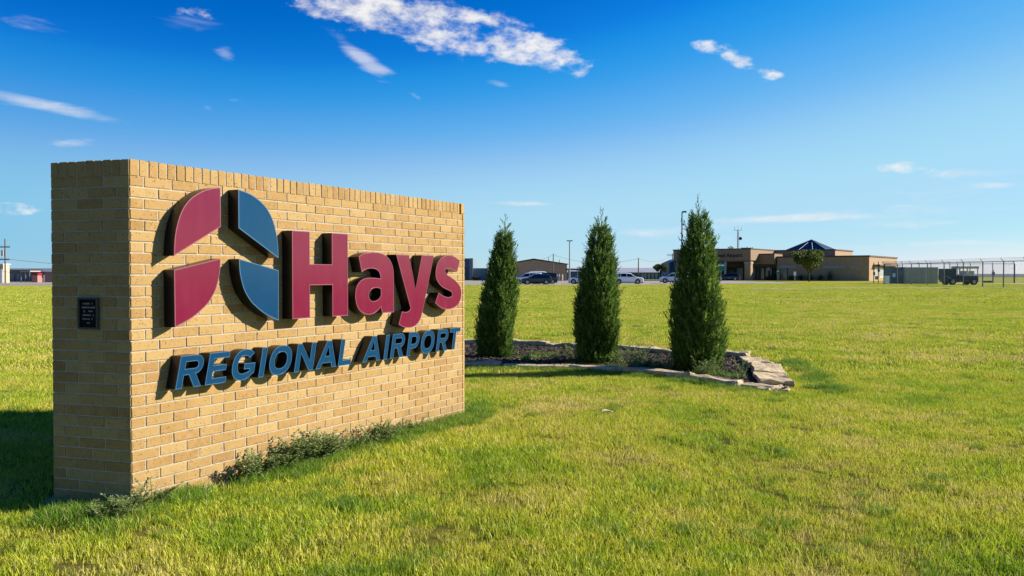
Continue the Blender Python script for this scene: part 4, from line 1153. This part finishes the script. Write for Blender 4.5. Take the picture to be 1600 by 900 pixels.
for i, (u0, u1) in enumerate(((1139, 1149), (1151, 1162), (1110, 1124), (1126, 1137))):
    a0 = fac(u0, 430, 7.9)[0]; a1 = fac(u1, 430, 7.9)[0]
    w_ = MB().box(a0, a1, 7.8, 7.99, .1, 3.2).build('window', DARKSTEEL, term); MB().box(a0 + .12, a1 - .12, 7.76, 7.82, .3, 3.05).build('pane', mat('entrance_glass', (.012, .03, .036), .1), w_)
# dark raised lettering on the canopy fascia: Hays Regional Airport
def text_part(body, size, m, parent, loc, rot, depth, nm='lettering', bold=0.0):
    cu = bpy.data.curves.new(nm, 'FONT'); cu.body = body; cu.size = size; cu.extrude = depth; cu.align_x = 'RIGHT'; cu.offset = bold; cu.resolution_u = 2
    tmp = bpy.data.objects.new(nm, cu); col.objects.link(tmp)
    dg = bpy.context.evaluated_depsgraph_get(); me = bpy.data.meshes.new_from_object(tmp.evaluated_get(dg))
    bpy.data.objects.remove(tmp); me.materials.clear(); me.materials.append(m)
    o = bpy.data.objects.new(nm, me); col.objects.link(o); o.parent = parent; o.location = loc; o.rotation_euler = rot
    return o
tx, tz = fac(1159.5, 401.5, -6.1)
text_part('Hays Regional Airport', 1.12, BLACK, cn, (tx, -6.08, tz), (R(90), 0, 0), .04, bold=.02)
# plantings along the front wall
SHR = leaf_material('shrub_leaf', (.014, .034, .010), (.05, .10, .02), .2, 2)
r_p = random.Random(9)
def leaf_cloud(n, fn, size, r):
    m = MB(); vs, fs = [], []
    for k in range(n):
        p = fn(r); a, b_ = r.uniform(0, 6.28), r.uniform(-1.2, 1.2); d = Vector((math.cos(a) * math.cos(b_), math.sin(a) * math.cos(b_), math.sin(b_)))
        q = d.cross(Vector((r.uniform(-1, 1), r.uniform(-1, 1), r.uniform(-1, 1)))).normalized() * size * .45; d = d * size * r.uniform(.6, 1.3); o = len(vs)
        vs += [p - d * .5, p + q, p + d * .5, p - q]; fs.append((o, o + 1, o + 2, o + 3))
    return m.add(vs, fs)
for i, (u, s_) in enumerate(((1236, 1.0), (1251, 1.1), (1266, 1.15), (1282, 1.2), (1297, 1.9))):
    x, _ = fac(u, 436, -1.2); p = TC + fx * x + fy * -1.2
    root = empty('wall_shrub', (p.x, p.y, gh(p.x, p.y)))
    tag(root, ('leftmost small shrub against the shaded terminal wall', 'second shrub from the left against the shaded terminal wall', 'shrub directly behind the trunk of the round tree at the terminal', 'low shrub just right of the round tree at the terminal wall', 'tallest dark shrub standing against the shaded terminal wall')[i], 'shrub', 'small shrubs along the terminal wall')
    MB().tube([(0, 0, -.05), (0, 0, s_ * .6)], [.05, .02], 6).build('stem', BARK, root)
    leaf_cloud(420, lambda r: Vector((r.gauss(0, .22) * (1 + .2 * s_), r.gauss(0, .22), abs(r.gauss(.5, .28)) * s_)), .16, r_p).build('foliage', SHR, root)

# ------------------------------------------------------------------ broadleaf trees
TREE = leaf_material('tree_leaf', (.03, .065, .012), (.17, .20, .03), .35, .9)
def tree(u, vbase, vtop, Y, halfw, trunk_v, seed, label, n=2600, z0=None, leaf=.22, squash=1.0):
    r = random.Random(seed); b0 = at(u, vbase, Y); zt = at(u, vtop, Y).z; g0 = gh(b0.x, Y) if z0 is None else z0
    root = empty('shade_tree', (b0.x, Y, g0)); tag(root, label, 'tree', 'shade trees around the terminal')
    H = zt - g0; zc0 = at(u, trunk_v, Y).z - g0; rad = halfw * Y / FOC
    t = MB(); t.tube([(0, 0, -.1), (.03, 0, zc0 * .6), (0, .05, zc0 + .2)], [.16, .12, .10], 8)
    for k in range(9):
        a = r.uniform(0, 6.28); q = r.uniform(.4, .85) * rad
        t.tube([(0, 0, zc0 * .8), (math.cos(a) * q * .5, math.sin(a) * q * .5, zc0 + (H - zc0) * .3), (math.cos(a) * q, math.sin(a) * q, zc0 + (H - zc0) * r.uniform(.4, .75))], [.07, .05, .02], 5)
    t.build('trunk', BARK, root, smooth=True)
    cc_ = (H + zc0) / 2; hh = (H - zc0) / 2
    cl = []
    for k in range(26):
        d = Vector((r.gauss(0, 1), r.gauss(0, 1), r.gauss(0, 1))).normalized() * (r.random() ** .4)
        cl.append((Vector((d.x * rad * .72, d.y * rad * .72, cc_ + d.z * hh * .72)), r.uniform(.26, .42) * min(rad, hh * 1.3)))
    def pick(r_):
        c, q = r_.choice(cl); d = Vector((r_.gauss(0, 1), r_.gauss(0, 1), r_.gauss(0, 1))).normalized() * q * (.55 + .45 * r_.random())
        return c + Vector((d.x, d.y, d.z * .8))
    leaf_cloud(n, pick, leaf, r).build('crown', TREE, root)
tree(1264, 440, 387, 152, 33, 424, 5, 'round leafy tree in front of the terminal wall', 7000, leaf=.26)
tree(1032, 439, 410, 178, 15, 426, 6, 'small round tree in front of the long blue hangar', 2400, leaf=.24)
tree(1138, 437, 383, 232, 22, 405, 7, 'tree top showing over the terminal canopy roof', 2600, leaf=.3)
tree(744, 438, 431, 205, 8, 436, 12, 'low bush beside the blue building left of the junipers', 800, leaf=.25)

# ------------------------------------------------------------------ far buildings
def pxbox(nm, u0, u1, v0, Y, depth, m, parent, base=None, dz=0):
    a = at(u0, 430, Y).x; b_ = at(u1, 430, Y).x; zt = at(u0, v0, Y).z; z0 = (gh((a + b_) / 2, Y) - .1) if base is None else base
    o = parent.location
    return MB().box(a - o.x, b_ - o.x, Y - o.y, Y + depth - o.y, z0 - o.z, zt - o.z).build(nm, m, parent)
def bempty(nm, u, Y, label, cat='building'):
    p = at(u, 430, Y); e = empty(nm, (p.x, Y, gh(p.x, Y))); tag(e, label, cat); return e
# tan gable building
TAN = mat('tan_metal_siding', (.56, .38, .22), .7, var=.08, vscale=1.0)
e = bempty('metal_building', 840, 195, 'tan metal shed with low gable roof behind the parked cars')
a, b_ = at(788, 430, 195).x - e.location.x, at(886, 430, 195).x - e.location.x
ze = at(886, 413.5, 195).z - e.location.z; zr = at(834, 406, 195).z - e.location.z; xr = at(834, 430, 195).x - e.location.x
m = MB(); m.add([(a, 0, -.2), (b_, 0, -.2), (b_, 0, ze), (xr, 0, zr), (a, 0, ze)] + [(a, 24, -.2), (b_, 24, -.2), (b_, 24, ze), (xr, 24, zr), (a, 24, ze)],
      [(0, 1, 2, 3, 4), (5, 9, 8, 7, 6), (1, 6, 7, 2), (0, 4, 9, 5)]); m.build('wall', TAN, e)
m = MB()
for q0, q1 in (((a - .3, ze + .0), (xr, zr + .12)), ((xr, zr + .12), (b_ + .3, ze + .0))):
    m.add([(q0[0], -.3, q0[1] + .02), (q1[0], -.3, q1[1] + .02), (q1[0], 24.3, q1[1] + .02), (q0[0], 24.3, q0[1] + .02), (q0[0], -.3, q0[1] + .2), (q1[0], -.3, q1[1] + .2), (q1[0], 24.3, q1[1] + .2), (q0[0], 24.3, q0[1] + .2)], [(0, 1, 5, 4), (4, 5, 6, 7), (3, 2, 1, 0), (2, 3, 7, 6), (0, 4, 7, 3), (1, 2, 6, 5)])
m.build('roof', mat('brown_roof', (.20, .13, .085), .7), e)
for u in (873, 878):
    x = at(u, 430, 193).x
    bo = empty('bollard', (x, 191, gh(x, 191))); tag(bo, ('left' if u < 875 else 'right') + ' of the two white posts in front of the tan metal shed', 'bollard', 'white posts by the tan shed')
    MB().tube([(0, 0, -.1), (0, 0, 1.35)], .13, 10).build('post', WHITE, bo); MB().tube([(0, 0, 1.351), (0, 0, 1.43), (0, 0, 1.47)], [.13, .1, .03], 10).build('cap', WHITE, bo)
# blue building left of the junipers
SBLUE = mat('blue_metal_siding', (.055, .135, .27), .6, var=.08, vscale=1); SGREY = mat('grey_metal_siding', (.24, .29, .34), .6)
e = bempty('hangar', 734, 205, 'blue and grey hangar right behind the end of the brick sign')
pxbox('wall', 716, 733.5, 405, 205, 20, SBLUE, e); pxbox('corner_panel', 733.6, 739, 403.5, 205.02, 20, SGREY, e); pxbox('lean_to', 739.1, 762, 419, 206, 16, SGREY, e)
pxbox('roof', 715, 733.4, 403.6, 204.6, 20.6, SGREY, e, base=at(730, 405, 205).z + .003); pxbox('door', 722, 731, 419, 204.9, .09, mat('door_blue', (.03, .08, .17), .5), e)
# long pale-roofed hangar behind the white car
e = bempty('hangar', 1000, 215, 'long blue hangar with pale roof behind the white cars')
LROOF = mat('pale_metal_roof', (.50, .52, .53), .5, metal=.2)
pxbox('wall', 884, 1064, 425, 215, 18, mat('hangar_blue', (.085, .155, .27), .6), e)
a, b_ = at(882, 430, 215).x - e.location.x, at(1066, 430, 215).x - e.location.x; z0 = at(900, 425.4, 215).z - e.location.z; z1 = at(900, 418.5, 224).z - e.location.z
MB().add([(a, -.6, z0), (b_, -.6, z0), (b_, 9, z1), (a, 9, z1), (b_, 18.6, z0), (a, 18.6, z0), (a, -.6, z0 - .18), (b_, -.6, z0 - .18), (b_, 18.6, z0 - .18), (a, 18.6, z0 - .18)], [(0, 1, 2, 3), (3, 2, 4, 5), (6, 7, 1, 0), (1, 7, 8, 4, 2), (6, 0, 3, 5, 9), (9, 8, 7, 6), (5, 4, 8, 9)]).build('roof', LROOF, e)
for u in (906, 918, 948, 1004, 1008.5, 1014, 1020, 1025.5, 1040): 
    d_ = pxbox('door', u - 1.6, u + 1.6, 427.5, 214.9, .08, mat('pale_door', (.42, .48, .56), .5), e)
e = bempty('hangar', 1052, 190, 'small blue gabled building left of the tallest juniper')
pxbox('wall', 1046, 1066, 411, 190, 10, mat('deep_blue_siding', (.06, .15, .25), .6), e)
a, b_ = at(1045, 430, 190).x - e.location.x, at(1067, 430, 190).x - e.location.x; z0 = at(1050, 411, 190).z - e.location.z; z1 = at(1050, 404.5, 190).z - e.location.z
MB().add([(a, -.2, z0 + .003), (b_, -.2, z0 + .003), ((a + b_) / 2 + .6, -.2, z1), (a, 10.2, z0 + .003), (b_, 10.2, z0 + .003), ((a + b_) / 2 + .6, 10.2, z1)], [(0, 1, 2), (3, 5, 4), (0, 2, 5, 3), (1, 4, 5, 2), (0, 3, 4, 1)]).build('roof', mat('deep_blue_roof', (.05, .12, .2), .6), e)
# dark flat carport between shed and middle juniper
e = bempty('carport', 893, 185, 'dark flat roofed carport between the tan shed and middle juniper')
pxbox('roof', 886.6, 916, 420, 185, 6, DARKSTEEL, e, base=at(890, 422, 185).z)
for u in (888, 902, 914): pxbox('post', u, u + 1.2, 422.1, 185.3, .17, GALV, e)
pxbox('back_wall', 887, 916, 424, 190.4, .2, mat('hangar_blue', (.085, .155, .27), .6), e)
# cluster at the far left
CRM = mat('cream_stucco', (.62, .52, .36), .8, var=.08, vscale=1)
e = bempty('block_building', 4, 150, 'cream building at the left edge beside the utility pole')
pxbox('wall', -30, 5, 413.5, 150, 1.9, CRM, e); pxbox('roof', -31, 5.3, 412.2, 149.8, 2.2, WHITE, e, base=at(5, 413.5, 150).z + .003)
d_ = pxbox('door', 0, 3.5, 421, 149.9, .08, WHITE, e); pxbox('door', -6, -2, 421, 149.9, .08, WHITE, e)
pxbox('window', -14, -10, 420, 149.9, .08, GLASS, e, base=at(8, 426, 150).z)
e = bempty('low_warehouse', 45, 170, 'long low grey warehouse with white roof edge left of the sign')
pxbox('wall', 14, 130, 421.5, 170, 15, mat('warehouse_grey', (.17, .175, .17), .8, var=.2, vscale=.6), e); pxbox('roof', 13, 131, 419.3, 169.6, 15.8, WHITE, e, base=at(40, 421.5, 170).z + .003)
for u0, u1 in ((17, 21), (26, 30), (60, 64), (70, 75)): d_ = pxbox('door', u0, u1, 428, 169.9, .08, mat('grey_door', (.28, .29, .29), .7), e)
e = bempty('open_shed', 38, 162, 'small open shed with pale roof in front of the grey warehouse')
pxbox('roof', 31, 47, 422.8, 160, 5, mat('rust_pale_roof', (.55, .46, .36), .7), e, base=at(35, 424.6, 160).z)
for u in (32, 39, 45.5): pxbox('post', u, u + .9, 424.7, 160.2, .12, GALV, e)
e = bempty('red_container', 54, 158, 'red roofed pink storage box in front of the grey warehouse')
pxbox('wall', 49.5, 58.5, 430, 158, 2.4, mat('faded_pink', (.46, .22, .19), .7), e); pxbox('roof', 49.2, 58.8, 426.5, 157.9, 2.6, mat('red_metal', (.30, .02, .03), .5), e, base=at(54, 430, 158).z + .003)
e = bempty('white_shed', 72, 160, 'white topped shed left of the brick sign edge')
pxbox('wall', 64, 84, 424.5, 160, 4, mat('grey_brown_siding', (.26, .23, .20), .8), e); pxbox('roof', 63.5, 84.5, 421, 159.8, 4.4, WHITE, e, base=at(70, 424.5, 160).z + .003)
pxbox('door', 67, 70, 429, 159.9, .08, WHITE, e)

# ------------------------------------------------------------------ poles, masts, wires
WOOD = mat('weathered_pole', (.20, .155, .115), .9, var=.2, vscale=2)
def upole(u, vtop, Y, label, arms=(), name='utility_pole', r0=.15, m=WOOD, transformer=False):
    x = at(u, 430, Y).x; g0 = gh(x, Y); H = at(u, vtop, Y).z - g0
    root = empty(name, (x, Y, g0)); tag(root, label, 'pole', 'utility poles behind the lawn')
    MB().tube([(0, 0, -.3), (0, 0, H)], [r0, r0 * .65], 8).build('pole', m, root)
    for va, hw_ in arms:
        z = at(u, va, Y).z - g0
        c = MB().box(-hw_, hw_, -.22, -.12, z - .09, z + .09).build('crossarm', m, root)
        for k in (-.92, -.5, .5, .92): MB().tube([(hw_ * k, -.17, z + .091), (hw_ * k, -.17, z + .3)], [.06, .05], 6).build('insulator', mat('insulator', (.35, .34, .33), .4), c)
    if transformer:
        z = at(u, 395.5, Y).z - g0
        MB().tube([(-.35, -.1, z - .5), (-.35, -.1, z + .5)], .26, 10).build('transformer', GALV, root)
    return root
upole(8.3, 373, 146, 'wooden utility pole with two crossarms at the left edge', ((386, 1.0), (405.5, .9)), transformer=True)
upole(864.5, 396.5, 185, 'wooden utility pole in front of the tan metal shed')
upole(857, 402, 232, 'short far utility pole over the tan shed roof', r0=.12)
upole(874, 405.5, 236, 'thin far pole over the right slope of the tan shed roof', r0=.12)
upole(997.5, 403, 180, 'wooden pole standing over the white sport utility vehicle')
upole(1050.5, 396, 240, 'far utility pole with crossarm above the small blue building', ((398.5, 1.6),), r0=.2)
upole(1167, 385.5, 250, 'far pole top with crossarm over the terminal canopy', ((387.5, 1.8),), r0=.2)
def light_pole(u, vtop, Y, label, m, heads=1, r0=.12):
    x = at(u, 430, Y).x; g0 = gh(x, Y); H = at(u, vtop, Y).z - g0
    root = empty('light_pole', (x, Y, g0)); tag(root, label, 'lamp post')
    MB().tube([(0, 0, -.2), (0, 0, H - .1)], [r0, r0 * .7], 10).build('pole', m, root); MB().tube([(0, 0, 0), (0, 0, .5)], r0 * 2.2, 10).build('base', CONC, root)
    for k in range(heads):
        s_ = 1 if k == 0 else -1
        MB().box(s_ * .05, s_ * .62, -.2, .2, H - .2, H + .02).build('lamp_head', m, root, bevel=.03)
    return root
light_pole(890, 375.5, 172, 'tall grey parking light pole right of the tan shed', GALV, 2, .16)
light_pole(1065.3, 330, 118, 'tall dark light pole rising beside the tallest juniper', DARKSTEEL, 1, .11)
def wire(u0, v0, Y0, u1, v1, Y1, sag, label, r=.018):
    a, b_ = at(u0, v0, Y0), at(u1, v1, Y1); P = []
    for i in range(17):
        t = i / 16; p = a.lerp(b_, t); p.z -= sag * 4 * t * (1 - t); P.append(p)
    o = MB().tube(P, r, 5).build('overhead_wire', DARKSTEEL); tag(o, label, 'wire', 'overhead wires'); return o
wire(8, 404.5, 146, 230, 421, 190, .3, 'thin overhead wire running right from the left utility pole', .03)
wire(864.5, 398, 185, 780, 412, 236, 1.2, 'thin overhead wire left of the pole by the tan shed', .022)
wire(864.5, 398, 185, 997.5, 404, 180, 1.4, 'thin overhead wire between the two poles behind the parked cars', .022)
wire(997.5, 404, 180, 1050.5, 398, 240, 1.2, 'thin overhead wire right of the pole above the white car', .022)
# roof antenna mast
x, z = fac(1153, 391, 12); p = TC + fx * x + fy * 12; zt = at(1153, 352, p.y).z
an = empty('antenna_mast', (p.x, p.y, cz + TC.z + .2)); tag(an, 'lattice antenna mast with dish on the terminal roof', 'antenna')
hm = zt - an.location.z; lt = MB()
for q in range(3):
    a = q * 2.0944; lt.tube([(math.cos(a) * .28, math.sin(a) * .28, -2.2), (math.cos(a) * .16, math.sin(a) * .16, hm * .82)], .045, 5)
for k in range(9):
    z0 = -1 + hm * .9 * k / 9; rr_ = .26 - .1 * k / 9
    for q in range(3):
        a = q * 2.0944; c_ = a + 2.0944; lt.tube([(math.cos(a) * rr_, math.sin(a) * rr_, z0), (math.cos(c_) * rr_, math.sin(c_) * rr_, z0 + hm * .1)], .03, 4)
lt.build('lattice', GALV, an); MB().tube([(0, 0, hm * .8), (0, 0, hm)], .035, 6).build('whip', GALV, an)
MB().box(-.9, .9, -.03, .03, hm * .80, hm * .80 + .08).build('crossbar', GALV, an)
MB().tube([(-.8, 0, hm * .81), (-.8, 0, hm * .97)], .035, 5).build('aerial', GALV, an); MB().tube([(.8, 0, hm * .81), (.8, 0, hm * .95)], .035, 5).build('aerial', GALV, an)
MB().tube([(.45, -.3, hm * .48), (.45, -.42, hm * .48), (.45, -.47, hm * .48)], [.1, .36, .38], 14).build('dish', DARKSTEEL, an)

# ------------------------------------------------------------------ signs by the kerb
GREEN = mat('green_sign', (.01, .23, .13), .5)
def post_sign(u, vb, v0, v1, w, Y, m, label, strip=None):
    x = at(u, 430, Y).x; g0 = gh(x, Y); zt = at(u, v0, Y).z - g0; zb_ = at(u, v1, Y).z - g0
    root = empty('post_sign', (x, Y, g0)); tag(root, label, 'sign')
    MB().tube([(0, .05, -.1), (0, .05, zt - .1)], .05, 8).build('post', GALV, root)
    pl = MB().box(-w / 2, w / 2, -.03, .0, zb_, zt).build('panel', m, root)
    if strip: MB().box(-w / 2 + .1, w / 2 - .1, -.045, -.031, (zt * .62 + zb_ * .38), (zt * .78 + zb_ * .22)).build('marking', strip, pl)
    return root
post_sign(1126.5, 438, 411, 423, 1.35, 150, GREEN, 'large green sign on a post beside the tallest juniper', WHITE)
post_sign(1215.5, 440, 422, 428.5, .55, 148, GREEN, 'small green sign on the post by the terminal kerb', WHITE)
post_sign(1242, 440, 424.5, 430.5, .42, 144, WHITE, 'small white sign on a post in front of the terminal wall')

# ------------------------------------------------------------------ airfield fence and equipment
LINK = link_material()
FPOST = mat('weathered_fence_post', (.24, .245, .25), .6, metal=.2)
def fence(pts, hpost, arm, label, arm_dir=(-1, 0), thick=.06, corner=()):
    root = empty('chain_link_fence', (pts[0][0], pts[0][1], gh(*pts[0]))); tag(root, label, 'fence')
    o = root.location; tops = []
    for i, (x, y) in enumerate(pts):
        g0 = gh(x, y) - o.z; p = Vector((x - o.x, y - o.y, g0)); t = thick * (1.7 if i in corner else 1)
        ps = MB().tube([p - Vector((0, 0, .1)), p + Vector((0, 0, hpost))], t, 8).build('post', FPOST if i not in corner else DARKSTEEL, root)
        ae = p + Vector((arm_dir[0] * .32, arm_dir[1] * .32, hpost + arm))
        MB().tube([p + Vector((0, 0, hpost - .02)), ae], t * .62, 6).build('barbed_arm', FPOST, ps)
        tops.append((p, ae))
    for (p, ae), (q, be) in zip(tops, tops[1:]):
        MB().tube([p + Vector((0, 0, hpost)), q + Vector((0, 0, hpost))], .042, 6).build('rail', FPOST, root)
        for t in (.3, .62, .95):
            a = (p + Vector((0, 0, hpost))).lerp(ae, t); c = (q + Vector((0, 0, hpost))).lerp(be, t)
            MB().tube([a, c], .011, 4).build('barbed_wire', FPOST, root)
        d = q - p; L = math.hypot(d.x, d.y)
        ln = MB().add([(0, 0, .05), (L, 0, .05), (L, 0, hpost - .02), (0, 0, hpost - .02)], [(0, 1, 2, 3)]).build('mesh_panel', LINK, root)
        ln.location = p; ln.rotation_euler = (0, 0, math.atan2(d.y, d.x))
    return root
XF = 50.6
near_pts = []
for u in (1381.5, 1402, 1424, 1449, 1475, 1505, 1535.5, 1568, 1603.5, 1643):
    near_pts.append((XF, XF * FOC / (u - 800)))
fence(near_pts, 2.72, .36, 'near chain link fence with barbed wire arms at the right', (-1, -.1), corner=(0,))
far_pts = [(at(u, 430, 126).x, 126) for u in (1381.5, 1410, 1436, 1454.5, 1484, 1496, 1516, 1551, 1585)]
fence(far_pts, 2.95, .36, 'farther chain link fence behind the airfield equipment', (-.8, -.5), corner=(8,))
e = bempty('shipping_container', 1442, 116, 'beige ribbed shipping container behind the chain link fence', 'container')
pxbox('body', 1417, 1466, 417.5, 116, 2.6, mat('beige_container', (.58, .56, .46), .7, var=.1, vscale=1), e)
o = e.location
for k in range(24):
    u = 1418 + k * 2.0; a = at(u, 430, 115.95)
    if u > 1465: break
    MB().box(a.x - o.x, a.x - o.x + .09, 115.93 - o.y, 115.999 - o.y, .1, at(u, 418.5, 116).z - o.z).build('rib', mat('beige_rib', (.53, .51, .42), .7), e)
pxbox('door', 1445.5, 1450, 418.5, 115.9, .05, mat('pale_panel', (.52, .52, .48), .6), e)
e = bempty('generator_cabinet', 1405, 117, 'blue green equipment cabinet left of the beige container', 'cabinet')
pxbox('body', 1393, 1416.4, 418.5, 117, 2.4, mat('bluegreen_steel', (.085, .16, .19), .6, var=.15, vscale=1), e); pxbox('lid', 1392.6, 1416.6, 417.4, 116.9, 2.6, DARKSTEEL, e, base=at(1400, 418.5, 117).z + .003)
pxbox('louvre', 1405, 1414, 422, 116.9, .09, mat('steel_blue', (.14, .23, .32), .5), e, base=at(1405, 431, 117).z); pxbox('control_panel', 1395, 1399, 427, 116.9, .09, WHITE, e, base=at(1395, 433, 117).z)
e = bempty('utility_pedestal', 1387, 112, 'white utility box standing behind the dark fence post', 'box')
pxbox('body', 1384.5, 1390, 431, 112, .6, WHITE, e); pxbox('lid', 1384.2, 1390.3, 430.4, 111.95, .7, GALV, e, base=at(1387, 431, 112).z + .003)
for u, vt, lab in ((1365.2, 410, 'thin dark pole at the corner of the terminal'), (1372.3, 408.5, 'dark pole with meter boxes beside the sunlit terminal wall')):
    x = at(u, 430, 122).x; r_ = empty('meter_pole', (x, 122, gh(x, 122))); tag(r_, lab, 'pole')
    h_ = at(u, vt, 122).z - r_.location.z
    MB().tube([(0, 0, -.1), (0, 0, h_)], .06, 8).build('pole', DARKSTEEL, r_)
    if u > 1370:
        for z_ in (h_ * .82, h_ * .58): MB().box(-.14, .14, -.2, -.062, z_ - .16, z_ + .16).build('meter_box', DARKSTEEL, r_)
        MB().box(-.5, -.15, -.3, -.05, .6, 1.1).build('cabinet', GALV, r_)
    else: MB().box(-.12, .12, -.2, -.062, h_ * .4, h_ * .55).build('box', DARKSTEEL, r_)
x = at(1374, 430, 160).x
r_ = empty('whip_antenna', (x, 158, ZR + TC.z)); 
bpy.data.objects.remove(r_)
# ground support vehicle behind the fence
gx_, gy_ = at(1498, 430, 104).x, 104
gv = empty('ground_support_vehicle', (gx_, gy_, gh(gx_, gy_) + .03), R(2)); tag(gv, 'dark airfield tug with cream canopy behind the fence', 'vehicle')
DK = mat('dark_blue_machine', (.012, .022, .045), .45); CR = mat('cream_canopy', (.85, .74, .46), .6)
MB().box(-2.05, 2.1, -.75, .75, .38, .95).build('chassis', DK, gv, bevel=.05)
MB().box(-2.15, -.72, -.85, .85, .62, 2.05).build('engine_housing', DK, gv, bevel=.08)
MB().box(-.5, 2.0, -.85, .85, .45, 1.15).build('side_panel', mat('black_machine', (.015, .016, .018), .5), gv, bevel=.04)
MB().box(-.45, 2.05, -.95, .95, 2.05, 2.36).build('canopy_roof', CR, gv, bevel=.04)
for x_ in (-.38, .62, 1.92): MB().box(x_ - .05, x_ + .05, -.86, -.76, 1.151, 2.049).build('roof_post', CR, gv); MB().box(x_ - .05, x_ + .05, .76, .86, 1.151, 2.049).build('roof_post', CR, gv)
for x_ in (.1, 1.1):
    st_ = MB().box(x_, x_ + .55, -.6, .6, 1.152, 1.32).build('seat', WHITE, gv, bevel=.03); MB().box(x_ + .45, x_ + .57, -.6, .6, 1.321, 1.78).build('backrest', WHITE, st_, bevel=.02)
MB().tube([(1.75, -.3, 1.15), (1.55, -.3, 1.6)], .03, 6).build('steering_column', BLACK, gv)
MB().tube([(-2.15, -.9, 1.15), (-1.4, -.95, .75), (-1.0, -.95, .62)], .035, 6).build('hose', GALV, gv)
for x_ in (-1.25, 1.45):
    for s_ in (1, -1):
        wh = MB().tube([(x_, s_ * .62, .42), (x_, s_ * .92, .42)], .42, 18).build('wheel', TYRE, gv, bevel=.03); MB().tube([(x_, s_ * .9, .42), (x_, s_ * .93, .42)], .22, 14).build('rim', GALV, wh)
x = at(1552, 430, 130).x
r_ = empty('field_light', (x, 130, gh(x, 130))); tag(r_, 'dark post with small box between the two fences', 'pole')
MB().tube([(0, 0, -.1), (0, 0, 2.1)], .06, 8).build('post', DARKSTEEL, r_); MB().box(-.16, .16, -.16, .16, 1.2, 1.75).build('box', DARKSTEEL, r_, bevel=.02); MB().box(-1.6, -.3, -.2, .2, .05, .35).build('trough', DARKSTEEL, r_)
